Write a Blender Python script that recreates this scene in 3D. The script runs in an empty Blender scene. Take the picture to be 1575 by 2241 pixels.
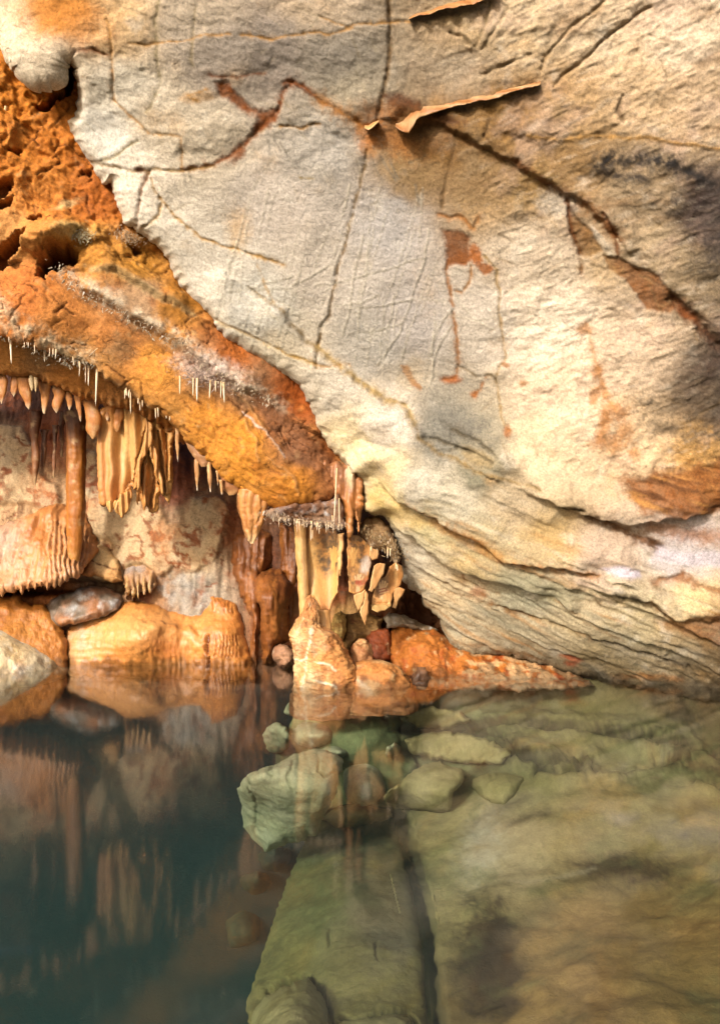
import bpy, math, random
import numpy as np

# ------------------------------------------------------------------ camera, sky, sun, exposure
W, H = 1575.0, 2241.0          # photograph frame
F = 1700.0                     # focal length in photograph pixels
CH = 1.3                       # camera height above the water
CX, CY = 787.5, 1120.5
sc = bpy.context.scene
COL = sc.collection
cam = bpy.data.cameras.new("camera")
cam.sensor_fit = 'VERTICAL'
cam.sensor_height = 36.0
cam.sensor_width = 36.0
cam.lens = F / H * 36.0
cam.clip_start, cam.clip_end = 0.05, 200.0
co = bpy.data.objects.new("camera", cam)
co.location = (0, 0, CH)
co.rotation_euler = (math.radians(90), 0, 0)
COL.objects.link(co)
sc.camera = co

SUN_EL, SUN_AZ = 27.0, 30.0     # degrees; azimuth measured to the left of straight behind the camera
wd = bpy.data.worlds.new("World")
sc.world = wd
wd.use_nodes = True
wn = wd.node_tree
wn.nodes.clear()
sky = wn.nodes.new('ShaderNodeTexSky')
sky.sky_type = 'NISHITA'
sky.sun_disc = False
sky.sun_elevation = math.radians(SUN_EL)
sky.sun_rotation = math.radians(180 + SUN_AZ)
sky.dust_density = 7.0
bg = wn.nodes.new('ShaderNodeBackground')
bg.inputs['Strength'].default_value = 0.15
wo = wn.nodes.new('ShaderNodeOutputWorld')
wn.links.new(sky.outputs[0], bg.inputs[0])
wn.links.new(bg.outputs[0], wo.inputs[0])

sl = bpy.data.lights.new("sun", 'SUN')
sl.energy = 3.2
sl.angle = math.radians(5.0)
sl.color = (1.0, 0.955, 0.895)
so = bpy.data.objects.new("sun", sl)
COL.objects.link(so)
from mathutils import Vector
_el, _az = math.radians(SUN_EL), math.radians(SUN_AZ)
to_sun = Vector((-math.sin(_az) * math.cos(_el), -math.cos(_az) * math.cos(_el), math.sin(_el)))
so.rotation_euler = to_sun.to_track_quat('Z', 'Y').to_euler()
so.location = (-3, -5, 3)

sc.view_settings.view_transform = 'Standard'
sc.view_settings.look = 'None'
sc.view_settings.exposure = 0.66
sc.view_settings.gamma = 1.0
sc.render.engine = 'CYCLES'
sc.cycles.max_bounces = 10
sc.cycles.diffuse_bounces = 4
sc.cycles.glossy_bounces = 4
sc.cycles.transparent_max_bounces = 16
sc.cycles.volume_bounces = 1
sc.cycles.use_denoising = True
sc.cycles.sample_clamp_indirect = 6.0

# ------------------------------------------------------------------ numeric helpers
rng = random.Random(7)

def S(r, g, b, k=1.0):
    c = np.array([r, g, b], float) / 255.0
    return np.where(c <= 0.04045, c / 12.92, ((c + 0.055) / 1.055) ** 2.4) * k

def pix(px, py, D):
    return ((px - CX) / F * D, D, CH - (py - CY) / F * D)

def Dwater(py, z=0.0):
    return (CH - z) * F / (py - CY)

def smooth(a, b, x):
    t = np.clip((x - a) / (b - a), 0, 1)
    return t * t * (3 - 2 * t)

def _hash(ix, iy, iz, seed):
    h = (ix.astype(np.uint32) * np.uint32(374761393) + iy.astype(np.uint32) * np.uint32(668265263)
         + iz.astype(np.uint32) * np.uint32(2147483647) + np.uint32((seed * 1274126177) & 0xffffffff))
    h = (h ^ (h >> np.uint32(13))) * np.uint32(1274126177)
    h = h ^ (h >> np.uint32(16))
    h = h * np.uint32(2246822519)
    return h ^ (h >> np.uint32(13))

def noise3(x, y, z, seed=0):
    with np.errstate(over='ignore'):
        x0, y0, z0 = np.floor(x), np.floor(y), np.floor(z)
        fx, fy, fz = (x - x0).astype(np.float32), (y - y0).astype(np.float32), (z - z0).astype(np.float32)
        ix, iy, iz = x0.astype(np.int64), y0.astype(np.int64), z0.astype(np.int64)
        u, v, w = (t * t * t * (t * (t * 6 - 15) + 10) for t in (fx, fy, fz))
        out = 0
        for dx in (0, 1):
            for dy in (0, 1):
                for dz in (0, 1):
                    h = _hash(ix + dx, iy + dy, iz + dz, seed)
                    gx = (h & np.uint32(255)).astype(np.float32) / 127.5 - 1
                    gy = ((h >> np.uint32(8)) & np.uint32(255)).astype(np.float32) / 127.5 - 1
                    gz = ((h >> np.uint32(16)) & np.uint32(255)).astype(np.float32) / 127.5 - 1
                    d = gx * (fx - dx) + gy * (fy - dy) + gz * (fz - dz)
                    out = out + d * (u if dx else 1 - u) * (v if dy else 1 - v) * (w if dz else 1 - w)
    return out * 1.3

def fbm(p, scale, octs=4, seed=0, ridged=False, gain=0.5):
    x, y, z = p[0] * scale, p[1] * scale, p[2] * scale
    a, s, out = 1.0, 0.0, 0.0
    for o in range(octs):
        n = noise3(x, y, z, seed + o * 17)
        if ridged:
            n = 1 - np.abs(n) * 2
        out = out + a * n
        s += a
        a *= gain
        x, y, z = (x * 1.6 + y * 1.2) + 3.1, (y * 1.6 - x * 1.2) + 7.7, z * 2.03 + 1.9
    return out / s

def cells(p, scale, seed=0):
    """distance to the nearest and second nearest cell point, and a random value per cell"""
    x, y, z = (np.asarray(q, float) * scale for q in p)
    ix, iy, iz = (np.floor(q).astype(np.int64) for q in (x, y, z))
    f1 = np.full(x.shape, 9.0); f2 = np.full(x.shape, 9.0); val = np.zeros(x.shape)
    with np.errstate(over='ignore'):
        for dx in (-1, 0, 1):
            for dy in (-1, 0, 1):
                for dz in (-1, 0, 1):
                    h = _hash(ix + dx, iy + dy, iz + dz, seed)
                    qx = ix + dx + (h & np.uint32(255)) / 255.0
                    qy = iy + dy + ((h >> np.uint32(8)) & np.uint32(255)) / 255.0
                    qz = iz + dz + ((h >> np.uint32(16)) & np.uint32(255)) / 255.0
                    d = np.sqrt((x - qx) ** 2 + (y - qy) ** 2 + (z - qz) ** 2)
                    near = d < f1
                    f2 = np.where(near, f1, np.minimum(f2, d))
                    val = np.where(near, (h >> np.uint32(24)) / 255.0, val)
                    f1 = np.where(near, d, f1)
    return f1, f2, val

def rbf(ctrl, soft=70.0):
    a = np.array(ctrl, float)
    pts, vals = a[:, :2], a[:, 2]
    n = len(pts)
    K = np.sqrt(((pts[:, None] - pts[None]) ** 2).sum(-1) + soft ** 2)
    A = np.zeros((n + 3, n + 3))
    A[:n, :n] = K
    A[:n, n] = 1; A[:n, n + 1:] = pts / 1000
    A[n, :n] = 1; A[n + 1:, :n] = pts.T / 1000
    sol = np.linalg.lstsq(A, np.concatenate([vals, np.zeros(3)]), rcond=None)[0]
    def ev(px, py):
        out = sol[n] + sol[n + 1] * px / 1000 + sol[n + 2] * py / 1000
        for i in range(n):
            out = out + sol[i] * np.sqrt((px - pts[i, 0]) ** 2 + (py - pts[i, 1]) ** 2 + soft ** 2)
        return out
    return ev

def steep(d, py):
    """the overhang leans less steeply over the viewer than first measured: distances pulled towards the back of the cave"""
    k = min(1.0, max(0.0, (1450.0 - py) / 250.0))
    return d + k * .45 * max(0.0, 6.0 - d)

def depth(ctrl, soft=70.0):
    f = rbf([(x, y, 1.0 / steep(d, y)) for x, y, d in ctrl], soft)
    return lambda px, py: 1.0 / np.clip(f(px, py), 0.06, 1.2)

def under(ctrl, soft=60.0):
    f = rbf(ctrl, soft)
    return lambda px, py: (CH - np.minimum(f(px, py), -0.02)) * F / np.maximum(py - CY, 40)

def colours(ctrl, sigma=110.0):
    pts = [(x, y, S(*c)) for x, y, c in ctrl]
    def ev(px, py):
        num = np.zeros(px.shape + (3,)); den = np.zeros(px.shape)
        for x, y, c in pts:
            d2 = ((px - x) ** 2 + (py - y) ** 2) / sigma ** 2
            w = 1.0 / (0.03 + d2 * d2)
            num += w[..., None] * c; den += w
        return num / den[..., None]
    return ev

def segdist(px, py, pts, closed=False):
    d2 = np.full(px.shape, 1e18); sx = np.zeros(px.shape); sy = np.zeros(px.shape); side = np.zeros(px.shape)
    n = len(pts)
    for i in range(n if closed else n - 1):
        ax, ay = pts[i]; bx, by = pts[(i + 1) % n]
        vx, vy = bx - ax, by - ay
        L = vx * vx + vy * vy + 1e-9
        t = np.clip(((px - ax) * vx + (py - ay) * vy) / L, 0, 1)
        qx, qy = ax + t * vx, ay + t * vy
        dd = (px - qx) ** 2 + (py - qy) ** 2
        m = dd < d2
        d2 = np.where(m, dd, d2); sx = np.where(m, qx, sx); sy = np.where(m, qy, sy)
        side = np.where(m, np.sign(vx * (py - ay) - vy * (px - ax)), side)
    return np.sqrt(d2), sx, sy, side

def inside(px, py, pts):
    c = np.zeros(px.shape, bool)
    n = len(pts)
    for i in range(n):
        ax, ay = pts[i]; bx, by = pts[(i + 1) % n]
        if ay == by:
            continue
        m = ((ay > py) != (by > py)) & (px < (bx - ax) * (py - ay) / (by - ay) + ax)
        c ^= m
    return c

def rough_line(pts, amp, step=5.0, seed=0):
    """a traced outline with fine natural irregularity added between its points"""
    out = []
    r = random.Random(seed)
    for i in range(len(pts) - 1):
        (ax, ay), (bx, by) = pts[i], pts[i + 1]
        L = math.hypot(bx - ax, by - ay)
        k = max(1, min(60, int(L / step)))
        nx, ny = -(by - ay) / (L + 1e-6), (bx - ax) / (L + 1e-6)
        for j in range(k):
            t = j / k
            o = r.gauss(0, amp) if j else r.gauss(0, amp * 0.4)
            out.append((ax + (bx - ax) * t + nx * o, ay + (by - ay) * t + ny * o))
    out.append(pts[-1])
    return out

class Field:
    """a patch of rock surface: where its points are, with tools to carve and stain it"""
    def __init__(s, px, py, P, seed=0):
        s.px, s.py, s.P = px, py, P
        s.h = np.zeros(px.shape)
        s.col = None
        s.wx = fbm(P, 9.0, 3, seed + 101) * 1.0
        s.wy = fbm(P, 9.0, 3, seed + 202) * 1.0
        s.f1 = fbm(P, 34.0, 3, seed + 303)
        s.f2 = fbm(P, 62.0, 3, seed + 404)
        s.f3 = fbm(P, 20.0, 4, seed + 505)
    def n(s, scale, octs=4, seed=0, **k):
        return fbm(s.P, scale, octs, seed, **k)
    def grain(s, su, sv, slope, octs=4, seed=0, **k):
        """noise drawn out along a bedding direction; su and sv are grain lengths in metres along and across it"""
        q = s.P[1] / 5.5
        u = (s.px + s.py * slope) * q / 310.0; v = (s.py - s.px * slope) * q / 310.0
        return fbm([u / su + s.wx * .15, v / sv + s.wy * .3, u * 0 + seed * .37], 1.0, octs, seed, **k)
    def _box(s, pts, m):
        xs = [p[0] for p in pts]; ys = [p[1] for p in pts]
        return (s.px > min(xs) - m) & (s.px < max(xs) + m) & (s.py > min(ys) - m) & (s.py < max(ys) + m)
    def line(s, pts, w, warp=9.0, fade=True):
        b = s._box(pts, w * 4 + warp + 6)
        out = np.zeros(s.px.shape)
        if not b.any():
            return out
        d, qx, qy, _ = segdist(s.px[b] + s.wx[b] * warp + s.f1[b] * warp * .35, s.py[b] + s.wy[b] * warp, pts)
        ww = w * (0.75 + 0.7 * s.f1[b])
        out[b] = np.exp(-(d / np.maximum(ww, w * .25)) ** 2)
        return out
    def step(s, pts, width, reach, warp=14.0):
        """1 on the right-hand side of the line (looking along it) falling off over reach, -> 0 elsewhere"""
        b = s._box(pts, reach * 1.6)
        out = np.zeros(s.px.shape)
        if not b.any():
            return out
        d, qx, qy, sd = segdist(s.px[b] + s.wx[b] * warp, s.py[b] + s.wy[b] * warp, pts)
        d = d * sd
        out[b] = smooth(-width, width, d) * (1 - smooth(reach * .25, reach, d))
        ends = np.minimum(np.hypot(s.px[b] - pts[0][0], s.py[b] - pts[0][1]), np.hypot(s.px[b] - pts[-1][0], s.py[b] - pts[-1][1]))
        out[b] *= smooth(0, reach * .8, ends)
        return out
    def blob(s, cx, cy, rx, ry, rot=0.0, soft=0.5, rough=0.9):
        b = (np.abs(s.px - cx) < max(rx, ry) * 2.4) & (np.abs(s.py - cy) < max(rx, ry) * 2.4)
        out = np.zeros(s.px.shape)
        if not b.any():
            return out
        c, n_ = math.cos(math.radians(rot)), math.sin(math.radians(rot))
        dx, dy = s.px[b] - cx, s.py[b] - cy
        u, v = (dx * c + dy * n_) / rx, (-dx * n_ + dy * c) / ry
        r = np.sqrt(u * u + v * v) + rough * (s.wx[b] * .6 + s.f1[b] * .5)
        out[b] = 1 - smooth(1 - soft, 1 + soft, r)
        return out
    def area(s, pts, soft=6.0, warp=10.0):
        b = s._box(pts, soft * 2 + warp + 4)
        out = np.zeros(s.px.shape)
        if not b.any():
            return out
        x, y = s.px[b] + s.wx[b] * warp + s.f1[b] * warp * .7, s.py[b] + s.wy[b] * warp + s.f1[b] * warp * .3
        d = segdist(x, y, pts, True)[0]
        out[b] = smooth(-soft, soft, np.where(inside(x, y, pts), d, -d))
        return out
    def mix(s, c, m, k=1.0):
        m = np.clip(m, 0, 1)
        m = np.clip((m + 4 * m * (1 - m) * (s.f2 * .55 + s.f3 * .35)) * k * (1 + .30 * s.f3 - .1 * np.abs(s.f2)), 0, 1)[..., None]
        s.col = s.col * (1 - m) + np.asarray(c) * m
    def crack(s, pts, w, depth_, c=None, k=0.9, warp=9.0):
        m = s.line(pts, w, warp)
        s.h -= depth_ * m
        if c is not None:
            s.mix(c, s.line(pts, w * 1.25, warp) * smooth(-.55, -.05, s.f3 + .4 * s.wx), k)
            s.mix(c, s.line(pts, w * 3.4, warp * 1.5) * smooth(-.1, .35, s.f3 + s.wy * .5), k * .38)

# ------------------------------------------------------------------ materials
def rock_mat(name, rough=0.75, bump=0.5, scale=1.0, spec=0.3, var=0.35, streak=False, chips=0.5, hair=0.0):
    m = bpy.data.materials.new(name)
    m.use_nodes = True
    nt = m.node_tree
    N, L = nt.nodes, nt.links
    b = N['Principled BSDF']
    b.inputs['Roughness'].default_value = rough
    b.inputs['Specular IOR Level'].default_value = spec
    a = N.new('ShaderNodeAttribute'); a.attribute_name = 'Col'
    tc = N.new('ShaderNodeTexCoord')
    mp = N.new('ShaderNodeMapping')
    mp.inputs['Scale'].default_value = (1, 1, 0.22) if streak else (1, 1, 1)
    L.new(tc.outputs['Object'], mp.inputs[0])
    n1 = N.new('ShaderNodeTexNoise'); n1.inputs['Scale'].default_value = 38 * scale; n1.inputs['Detail'].default_value = 8; n1.inputs['Roughness'].default_value = .68
    n2 = N.new('ShaderNodeTexNoise'); n2.inputs['Scale'].default_value = 150 * scale; n2.inputs['Detail'].default_value = 5
    v = N.new('ShaderNodeTexVoronoi'); v.feature = 'F1'; v.inputs['Scale'].default_value = 46 * scale
    vd = N.new('ShaderNodeMixRGB'); vd.blend_type = 'ADD'; vd.inputs[0].default_value = 0.06
    L.new(mp.outputs[0], n1.inputs['Vector']); L.new(mp.outputs[0], n2.inputs['Vector'])
    L.new(mp.outputs[0], vd.inputs[1]); L.new(n1.outputs['Color'], vd.inputs[2]); L.new(vd.outputs[0], v.inputs['Vector'])
    # mottled colour
    r1 = N.new('ShaderNodeMapRange')
    r1.inputs['From Min'].default_value = .3; r1.inputs['From Max'].default_value = .7
    r1.inputs['To Min'].default_value = 1 - var; r1.inputs['To Max'].default_value = 1 + var * .7
    L.new(n1.outputs['Fac'], r1.inputs['Value'])
    r2 = N.new('ShaderNodeMapRange')
    r2.inputs['From Min'].default_value = .3; r2.inputs['From Max'].default_value = .7
    r2.inputs['To Min'].default_value = 1 - var * .6; r2.inputs['To Max'].default_value = 1 + var * .4
    L.new(n2.outputs['Fac'], r2.inputs['Value'])
    mu = N.new('ShaderNodeMath'); mu.operation = 'MULTIPLY'
    L.new(r1.outputs[0], mu.inputs[0]); L.new(r2.outputs[0], mu.inputs[1])
    vm = N.new('ShaderNodeVectorMath'); vm.operation = 'SCALE'
    L.new(a.outputs['Color'], vm.inputs[0]); L.new(mu.outputs[0], vm.inputs['Scale'])
    hv = None
    if hair:
        # hairline cracks: warped cell borders, broken up by a slow noise
        nw = N.new('ShaderNodeTexNoise'); nw.inputs['Scale'].default_value = 5; nw.inputs['Detail'].default_value = 5
        L.new(tc.outputs['Object'], nw.inputs['Vector'])
        wv = N.new('ShaderNodeMixRGB'); wv.blend_type = 'ADD'; wv.inputs[0].default_value = 0.35
        L.new(tc.outputs['Object'], wv.inputs[1]); L.new(nw.outputs['Color'], wv.inputs[2])
        ve = N.new('ShaderNodeTexVoronoi'); ve.feature = 'DISTANCE_TO_EDGE'; ve.inputs['Scale'].default_value = 5.5
        L.new(wv.outputs[0], ve.inputs['Vector'])
        hm = N.new('ShaderNodeMapRange'); hm.inputs['From Min'].default_value = 0; hm.inputs['From Max'].default_value = .030
        hm.inputs['To Min'].default_value = hair; hm.inputs['To Max'].default_value = 0
        L.new(ve.outputs['Distance'], hm.inputs['Value'])
        nm = N.new('ShaderNodeTexNoise'); nm.inputs['Scale'].default_value = 2.3; nm.inputs['Detail'].default_value = 4
        L.new(tc.outputs['Object'], nm.inputs['Vector'])
        mm = N.new('ShaderNodeMapRange'); mm.inputs['From Min'].default_value = .46; mm.inputs['From Max'].default_value = .58
        L.new(nm.outputs['Fac'], mm.inputs['Value'])
        hx = N.new('ShaderNodeMath'); hx.operation = 'MULTIPLY'
        L.new(hm.outputs[0], hx.inputs[0]); L.new(mm.outputs[0], hx.inputs[1])
        hv = N.new('ShaderNodeMath'); hv.operation = 'SUBTRACT'; hv.inputs[0].default_value = 1.0
        L.new(hx.outputs[0], hv.inputs[1])
        mu2 = N.new('ShaderNodeMath'); mu2.operation = 'MULTIPLY'
        L.new(mu.outputs[0], mu2.inputs[0]); L.new(hv.outputs[0], mu2.inputs[1])
        L.new(mu2.outputs[0], vm.inputs['Scale'])
    L.new(vm.outputs[0], b.inputs['Base Color'])
    # surface relief
    bp = N.new('ShaderNodeBump'); bp.inputs['Strength'].default_value = bump; bp.inputs['Distance'].default_value = 0.02 / scale
    L.new(n1.outputs['Fac'], bp.inputs['Height'])
    bv = N.new('ShaderNodeBump'); bv.inputs['Strength'].default_value = bump * chips; bv.inputs['Distance'].default_value = 0.006 / scale; bv.invert = True
    L.new(v.outputs['Distance'], bv.inputs['Height']); L.new(bp.outputs[0], bv.inputs['Normal'])
    b2 = N.new('ShaderNodeBump'); b2.inputs['Strength'].default_value = bump * .8; b2.inputs['Distance'].default_value = 0.004 / scale
    L.new(n2.outputs['Fac'], b2.inputs['Height']); L.new(bv.outputs[0], b2.inputs['Normal'])
    if hv is not None:
        b3 = N.new('ShaderNodeBump'); b3.inputs['Strength'].default_value = .5; b3.inputs['Distance'].default_value = .012
        L.new(hv.outputs[0], b3.inputs['Height']); L.new(b2.outputs[0], b3.inputs['Normal'])
        L.new(b3.outputs[0], b.inputs['Normal'])
    else:
        L.new(b2.outputs[0], b.inputs['Normal'])
    return m

M = dict(
    pale=rock_mat('pale_limestone', .85, .55, 1.5, .15, .36, hair=.20),
    ochre=rock_mat('ochre_rock', .75, .42, 1.2, .2, .40, hair=.4),
    wall=rock_mat('cave_wall_rock', .65, .55, 1.2, .3, .36, hair=.35),
    flow=rock_mat('flowstone', .42, .35, 1.3, .45, .25, streak=True, chips=.2),
    wet=rock_mat('wet_flowstone', .42, .5, 1.2, .4, .36, streak=True, chips=.3),
    drip=rock_mat('dripstone', .5, .3, 1.6, .4, .2, streak=True, chips=.2),
    crust=rock_mat('calcite_crust', .5, 1.0, 2.2, .5, .35, chips=1.0),
    bed=rock_mat('submerged_rock', .9, .35, .6, .1, .22),
    straw=rock_mat('white_calcite', .4, .2, 2.0, .5, .12, chips=.1),
)

# ------------------------------------------------------------------ mesh builders
def tag(o, label=None, cat=None, group=None, kind=None):
    if label: o['label'] = label
    if cat: o['category'] = cat
    if group: o['group'] = group
    if kind: o['kind'] = kind
    return o

def link_mesh(name, V, faces4, colr, mat, parent=None, faces3=None):
    """V (n,3), faces4 (m,4) int, colr (n,3) linear; the origin is put at the base of the mesh"""
    V = np.asarray(V, np.float64)
    base = np.array([V[:, 0].mean(), V[:, 1].mean(), V[:, 2].min()])
    if parent is not None:
        base = np.array(parent.location)
    me = bpy.data.meshes.new(name)
    nf = len(faces4) + (0 if faces3 is None else len(faces3))
    me.vertices.add(len(V))
    me.vertices.foreach_set('co', (V - base).astype(np.float32).ravel())
    lv = np.asarray(faces4, np.int32).ravel()
    starts = np.arange(len(faces4), dtype=np.int32) * 4
    if faces3 is not None and len(faces3):
        starts = np.concatenate([starts, len(lv) + np.arange(len(faces3), dtype=np.int32) * 3])
        lv = np.concatenate([lv, np.asarray(faces3, np.int32).ravel()])
    me.loops.add(len(lv))
    me.loops.foreach_set('vertex_index', lv)
    me.polygons.add(nf)
    me.polygons.foreach_set('loop_start', starts)
    me.polygons.foreach_set('use_smooth', np.ones(nf, bool))
    me.update(calc_edges=True)
    me.validate()
    at = me.attributes.new('Col', 'FLOAT_COLOR', 'POINT')
    c4 = np.ones((len(V), 4), np.float32)
    colr = np.array(colr, float)
    if mat.name == 'dripstone':
        colr = colr * np.array([1.0, .94, .84])
    if mat.name == 'cave_wall_rock':
        colr = colr * np.array([1.02, .93, .80])
    if mat.name == 'flowstone':
        colr = colr * np.array([.94, .86, .78])
    if mat.name != 'submerged_rock':                       # damp, dirty tide band just above the water
        tide = .045 + .03 * np.sin(V[:, 0] * 9 + 1.3) * np.sin(V[:, 0] * 23) + .02 * np.sin(V[:, 0] * 61)
        k = 1 - .5 * smooth(tide + .03, tide - .02, V[:, 2])
        colr = colr * k[:, None]
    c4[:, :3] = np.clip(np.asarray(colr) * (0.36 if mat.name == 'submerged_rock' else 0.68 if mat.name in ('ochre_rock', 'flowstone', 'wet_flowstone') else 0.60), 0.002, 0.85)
    at.data.foreach_set('color', c4.ravel())
    me.materials.append(mat)
    o = bpy.data.objects.new(name, me)
    COL.objects.link(o)
    if parent is not None:
        o.parent = parent
    else:
        o.location = base
    return o

def thing(name, loc, label, cat, group=None):
    o = bpy.data.objects.new(name, None)
    o.empty_display_size = .1
    o.location = loc
    COL.objects.link(o)
    return tag(o, label, cat, group)

def relief(name, poly, dfun, paint, mat, step=4.0, edge=18.0, roll=0.08, thick=0.35, seed=0, parent=None, rag=1.5, back=0.0):
    """a rock mass whose outline is poly and whose face lies at dfun; paint carves and colours it"""
    poly = rough_line(list(poly) + [poly[0]], rag, 7.0, seed)[:-1]
    xs = [p[0] for p in poly]; ys = [p[1] for p in poly]
    gx = np.arange(min(xs) - step, max(xs) + step * 1.5, step)
    gy = np.arange(min(ys) - step, max(ys) + step * 1.5, step)
    X, Y = np.meshgrid(gx, gy)
    d = np.zeros(X.shape); qx = X.copy(); qy = Y.copy()
    for r0 in range(0, X.shape[0], 60):            # long outlines: only segments near a strip of rows matter close to the edge
        sl_ = slice(r0, r0 + 60)
        d[sl_], qx[sl_], qy[sl_], _ = segdist_near(X[sl_], Y[sl_], poly, edge * 1.6 + 60)
    ins = inside(X, Y, poly)
    keep = ins | (d < step * 0.8)
    snap = keep & ~ins
    X = np.where(snap, qx, X); Y = np.where(snap, qy, Y)
    sd = np.where(ins, d, 0.0)
    D = dfun(X, Y)
    t = np.clip(1 - sd / edge, 0, 1)
    D = D + roll * (1 - np.sqrt(np.clip(1 - t * t, 0, 1)))
    P = np.stack(pix(X, Y, D))
    du = np.gradient(P, axis=2); dv = np.gradient(P, axis=1)
    N = np.cross(dv, du, axis=0)
    N /= np.linalg.norm(N, axis=0) + 1e-12
    N = np.where((N * (P - np.array([0, 0, CH])[:, None, None])).sum(0) > 0, -N, N)
    sel = keep
    f = Field(X[sel], Y[sel], P[:, sel], seed)
    f.D = D[sel]; f.sd = sd[sel]
    paint(f)
    Pn = P.copy()
    Pn[:, sel] = P[:, sel] + N[:, sel] * (f.h * np.clip(.35 + sd[sel] / (edge * .6), .35, 1))[None]
    idx = -np.ones(X.shape, np.int64)
    idx[sel] = np.arange(sel.sum())
    a, b, c, e = idx[:-1, :-1], idx[:-1, 1:], idx[1:, 1:], idx[1:, :-1]
    ok = (a >= 0) & (b >= 0) & (c >= 0) & (e >= 0)
    Q = np.stack([a[ok], e[ok], c[ok], b[ok]], 1)
    V = Pn[:, sel].T
    col = f.col
    # rim going back into the rock
    ed = np.concatenate([Q[:, [0, 1]], Q[:, [1, 2]], Q[:, [2, 3]], Q[:, [3, 0]]])
    key = np.sort(ed, 1); key = key[:, 0] * (len(V) + 1) + key[:, 1]
    u, inv, cnt = np.unique(key, return_inverse=True, return_counts=True)
    be = ed[cnt[inv] == 1]
    bv = np.unique(be)
    mapn = -np.ones(len(V), np.int64)
    ray = V[bv] - np.array([0, 0, CH]); ray /= np.linalg.norm(ray, axis=1)[:, None]
    rings = [V[bv] + ray * thick * q for q in (.33, 1.0)]
    allV = [V]; allC = [col]; faces = [Q]
    prev = np.arange(len(V)); n0 = len(V)
    for R in rings:
        mapn = prev.copy() if False else np.zeros(len(V), np.int64)
        mapn[bv] = n0 + np.arange(len(bv))
        faces.append(np.stack([prev[be[:, 1]], prev[be[:, 0]], mapn[be[:, 0]], mapn[be[:, 1]]], 1))
        allV.append(R); allC.append(col[bv])
        prev = mapn; n0 += len(bv)
    return link_mesh(name, np.concatenate(allV), np.concatenate(faces), np.concatenate(allC), mat, parent)

def segdist_near(px, py, pts, reach):
    y0, y1 = py.min() - reach, py.max() + reach
    d2 = np.full(px.shape, reach ** 2); sx = px.copy(); sy = py.copy()
    n = len(pts)
    for i in range(n):
        ax, ay = pts[i]; bx, by = pts[(i + 1) % n]
        if max(ay, by) < y0 or min(ay, by) > y1:
            continue
        x0, x1 = min(ax, bx) - reach, max(ax, bx) + reach
        c0 = np.searchsorted(px[0], x0); c1 = np.searchsorted(px[0], x1)
        if c1 <= c0:
            continue
        s_ = (slice(None), slice(c0, c1))
        X, Y = px[s_], py[s_]
        vx, vy = bx - ax, by - ay
        t = np.clip(((X - ax) * vx + (Y - ay) * vy) / (vx * vx + vy * vy + 1e-9), 0, 1)
        ex, ey = ax + t * vx, ay + t * vy
        dd = (X - ex) ** 2 + (Y - ey) ** 2
        m = dd < d2[s_]
        d2[s_] = np.where(m, dd, d2[s_]); sx[s_] = np.where(m, ex, sx[s_]); sy[s_] = np.where(m, ey, sy[s_])
    return np.sqrt(d2), sx, sy, None

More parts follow.
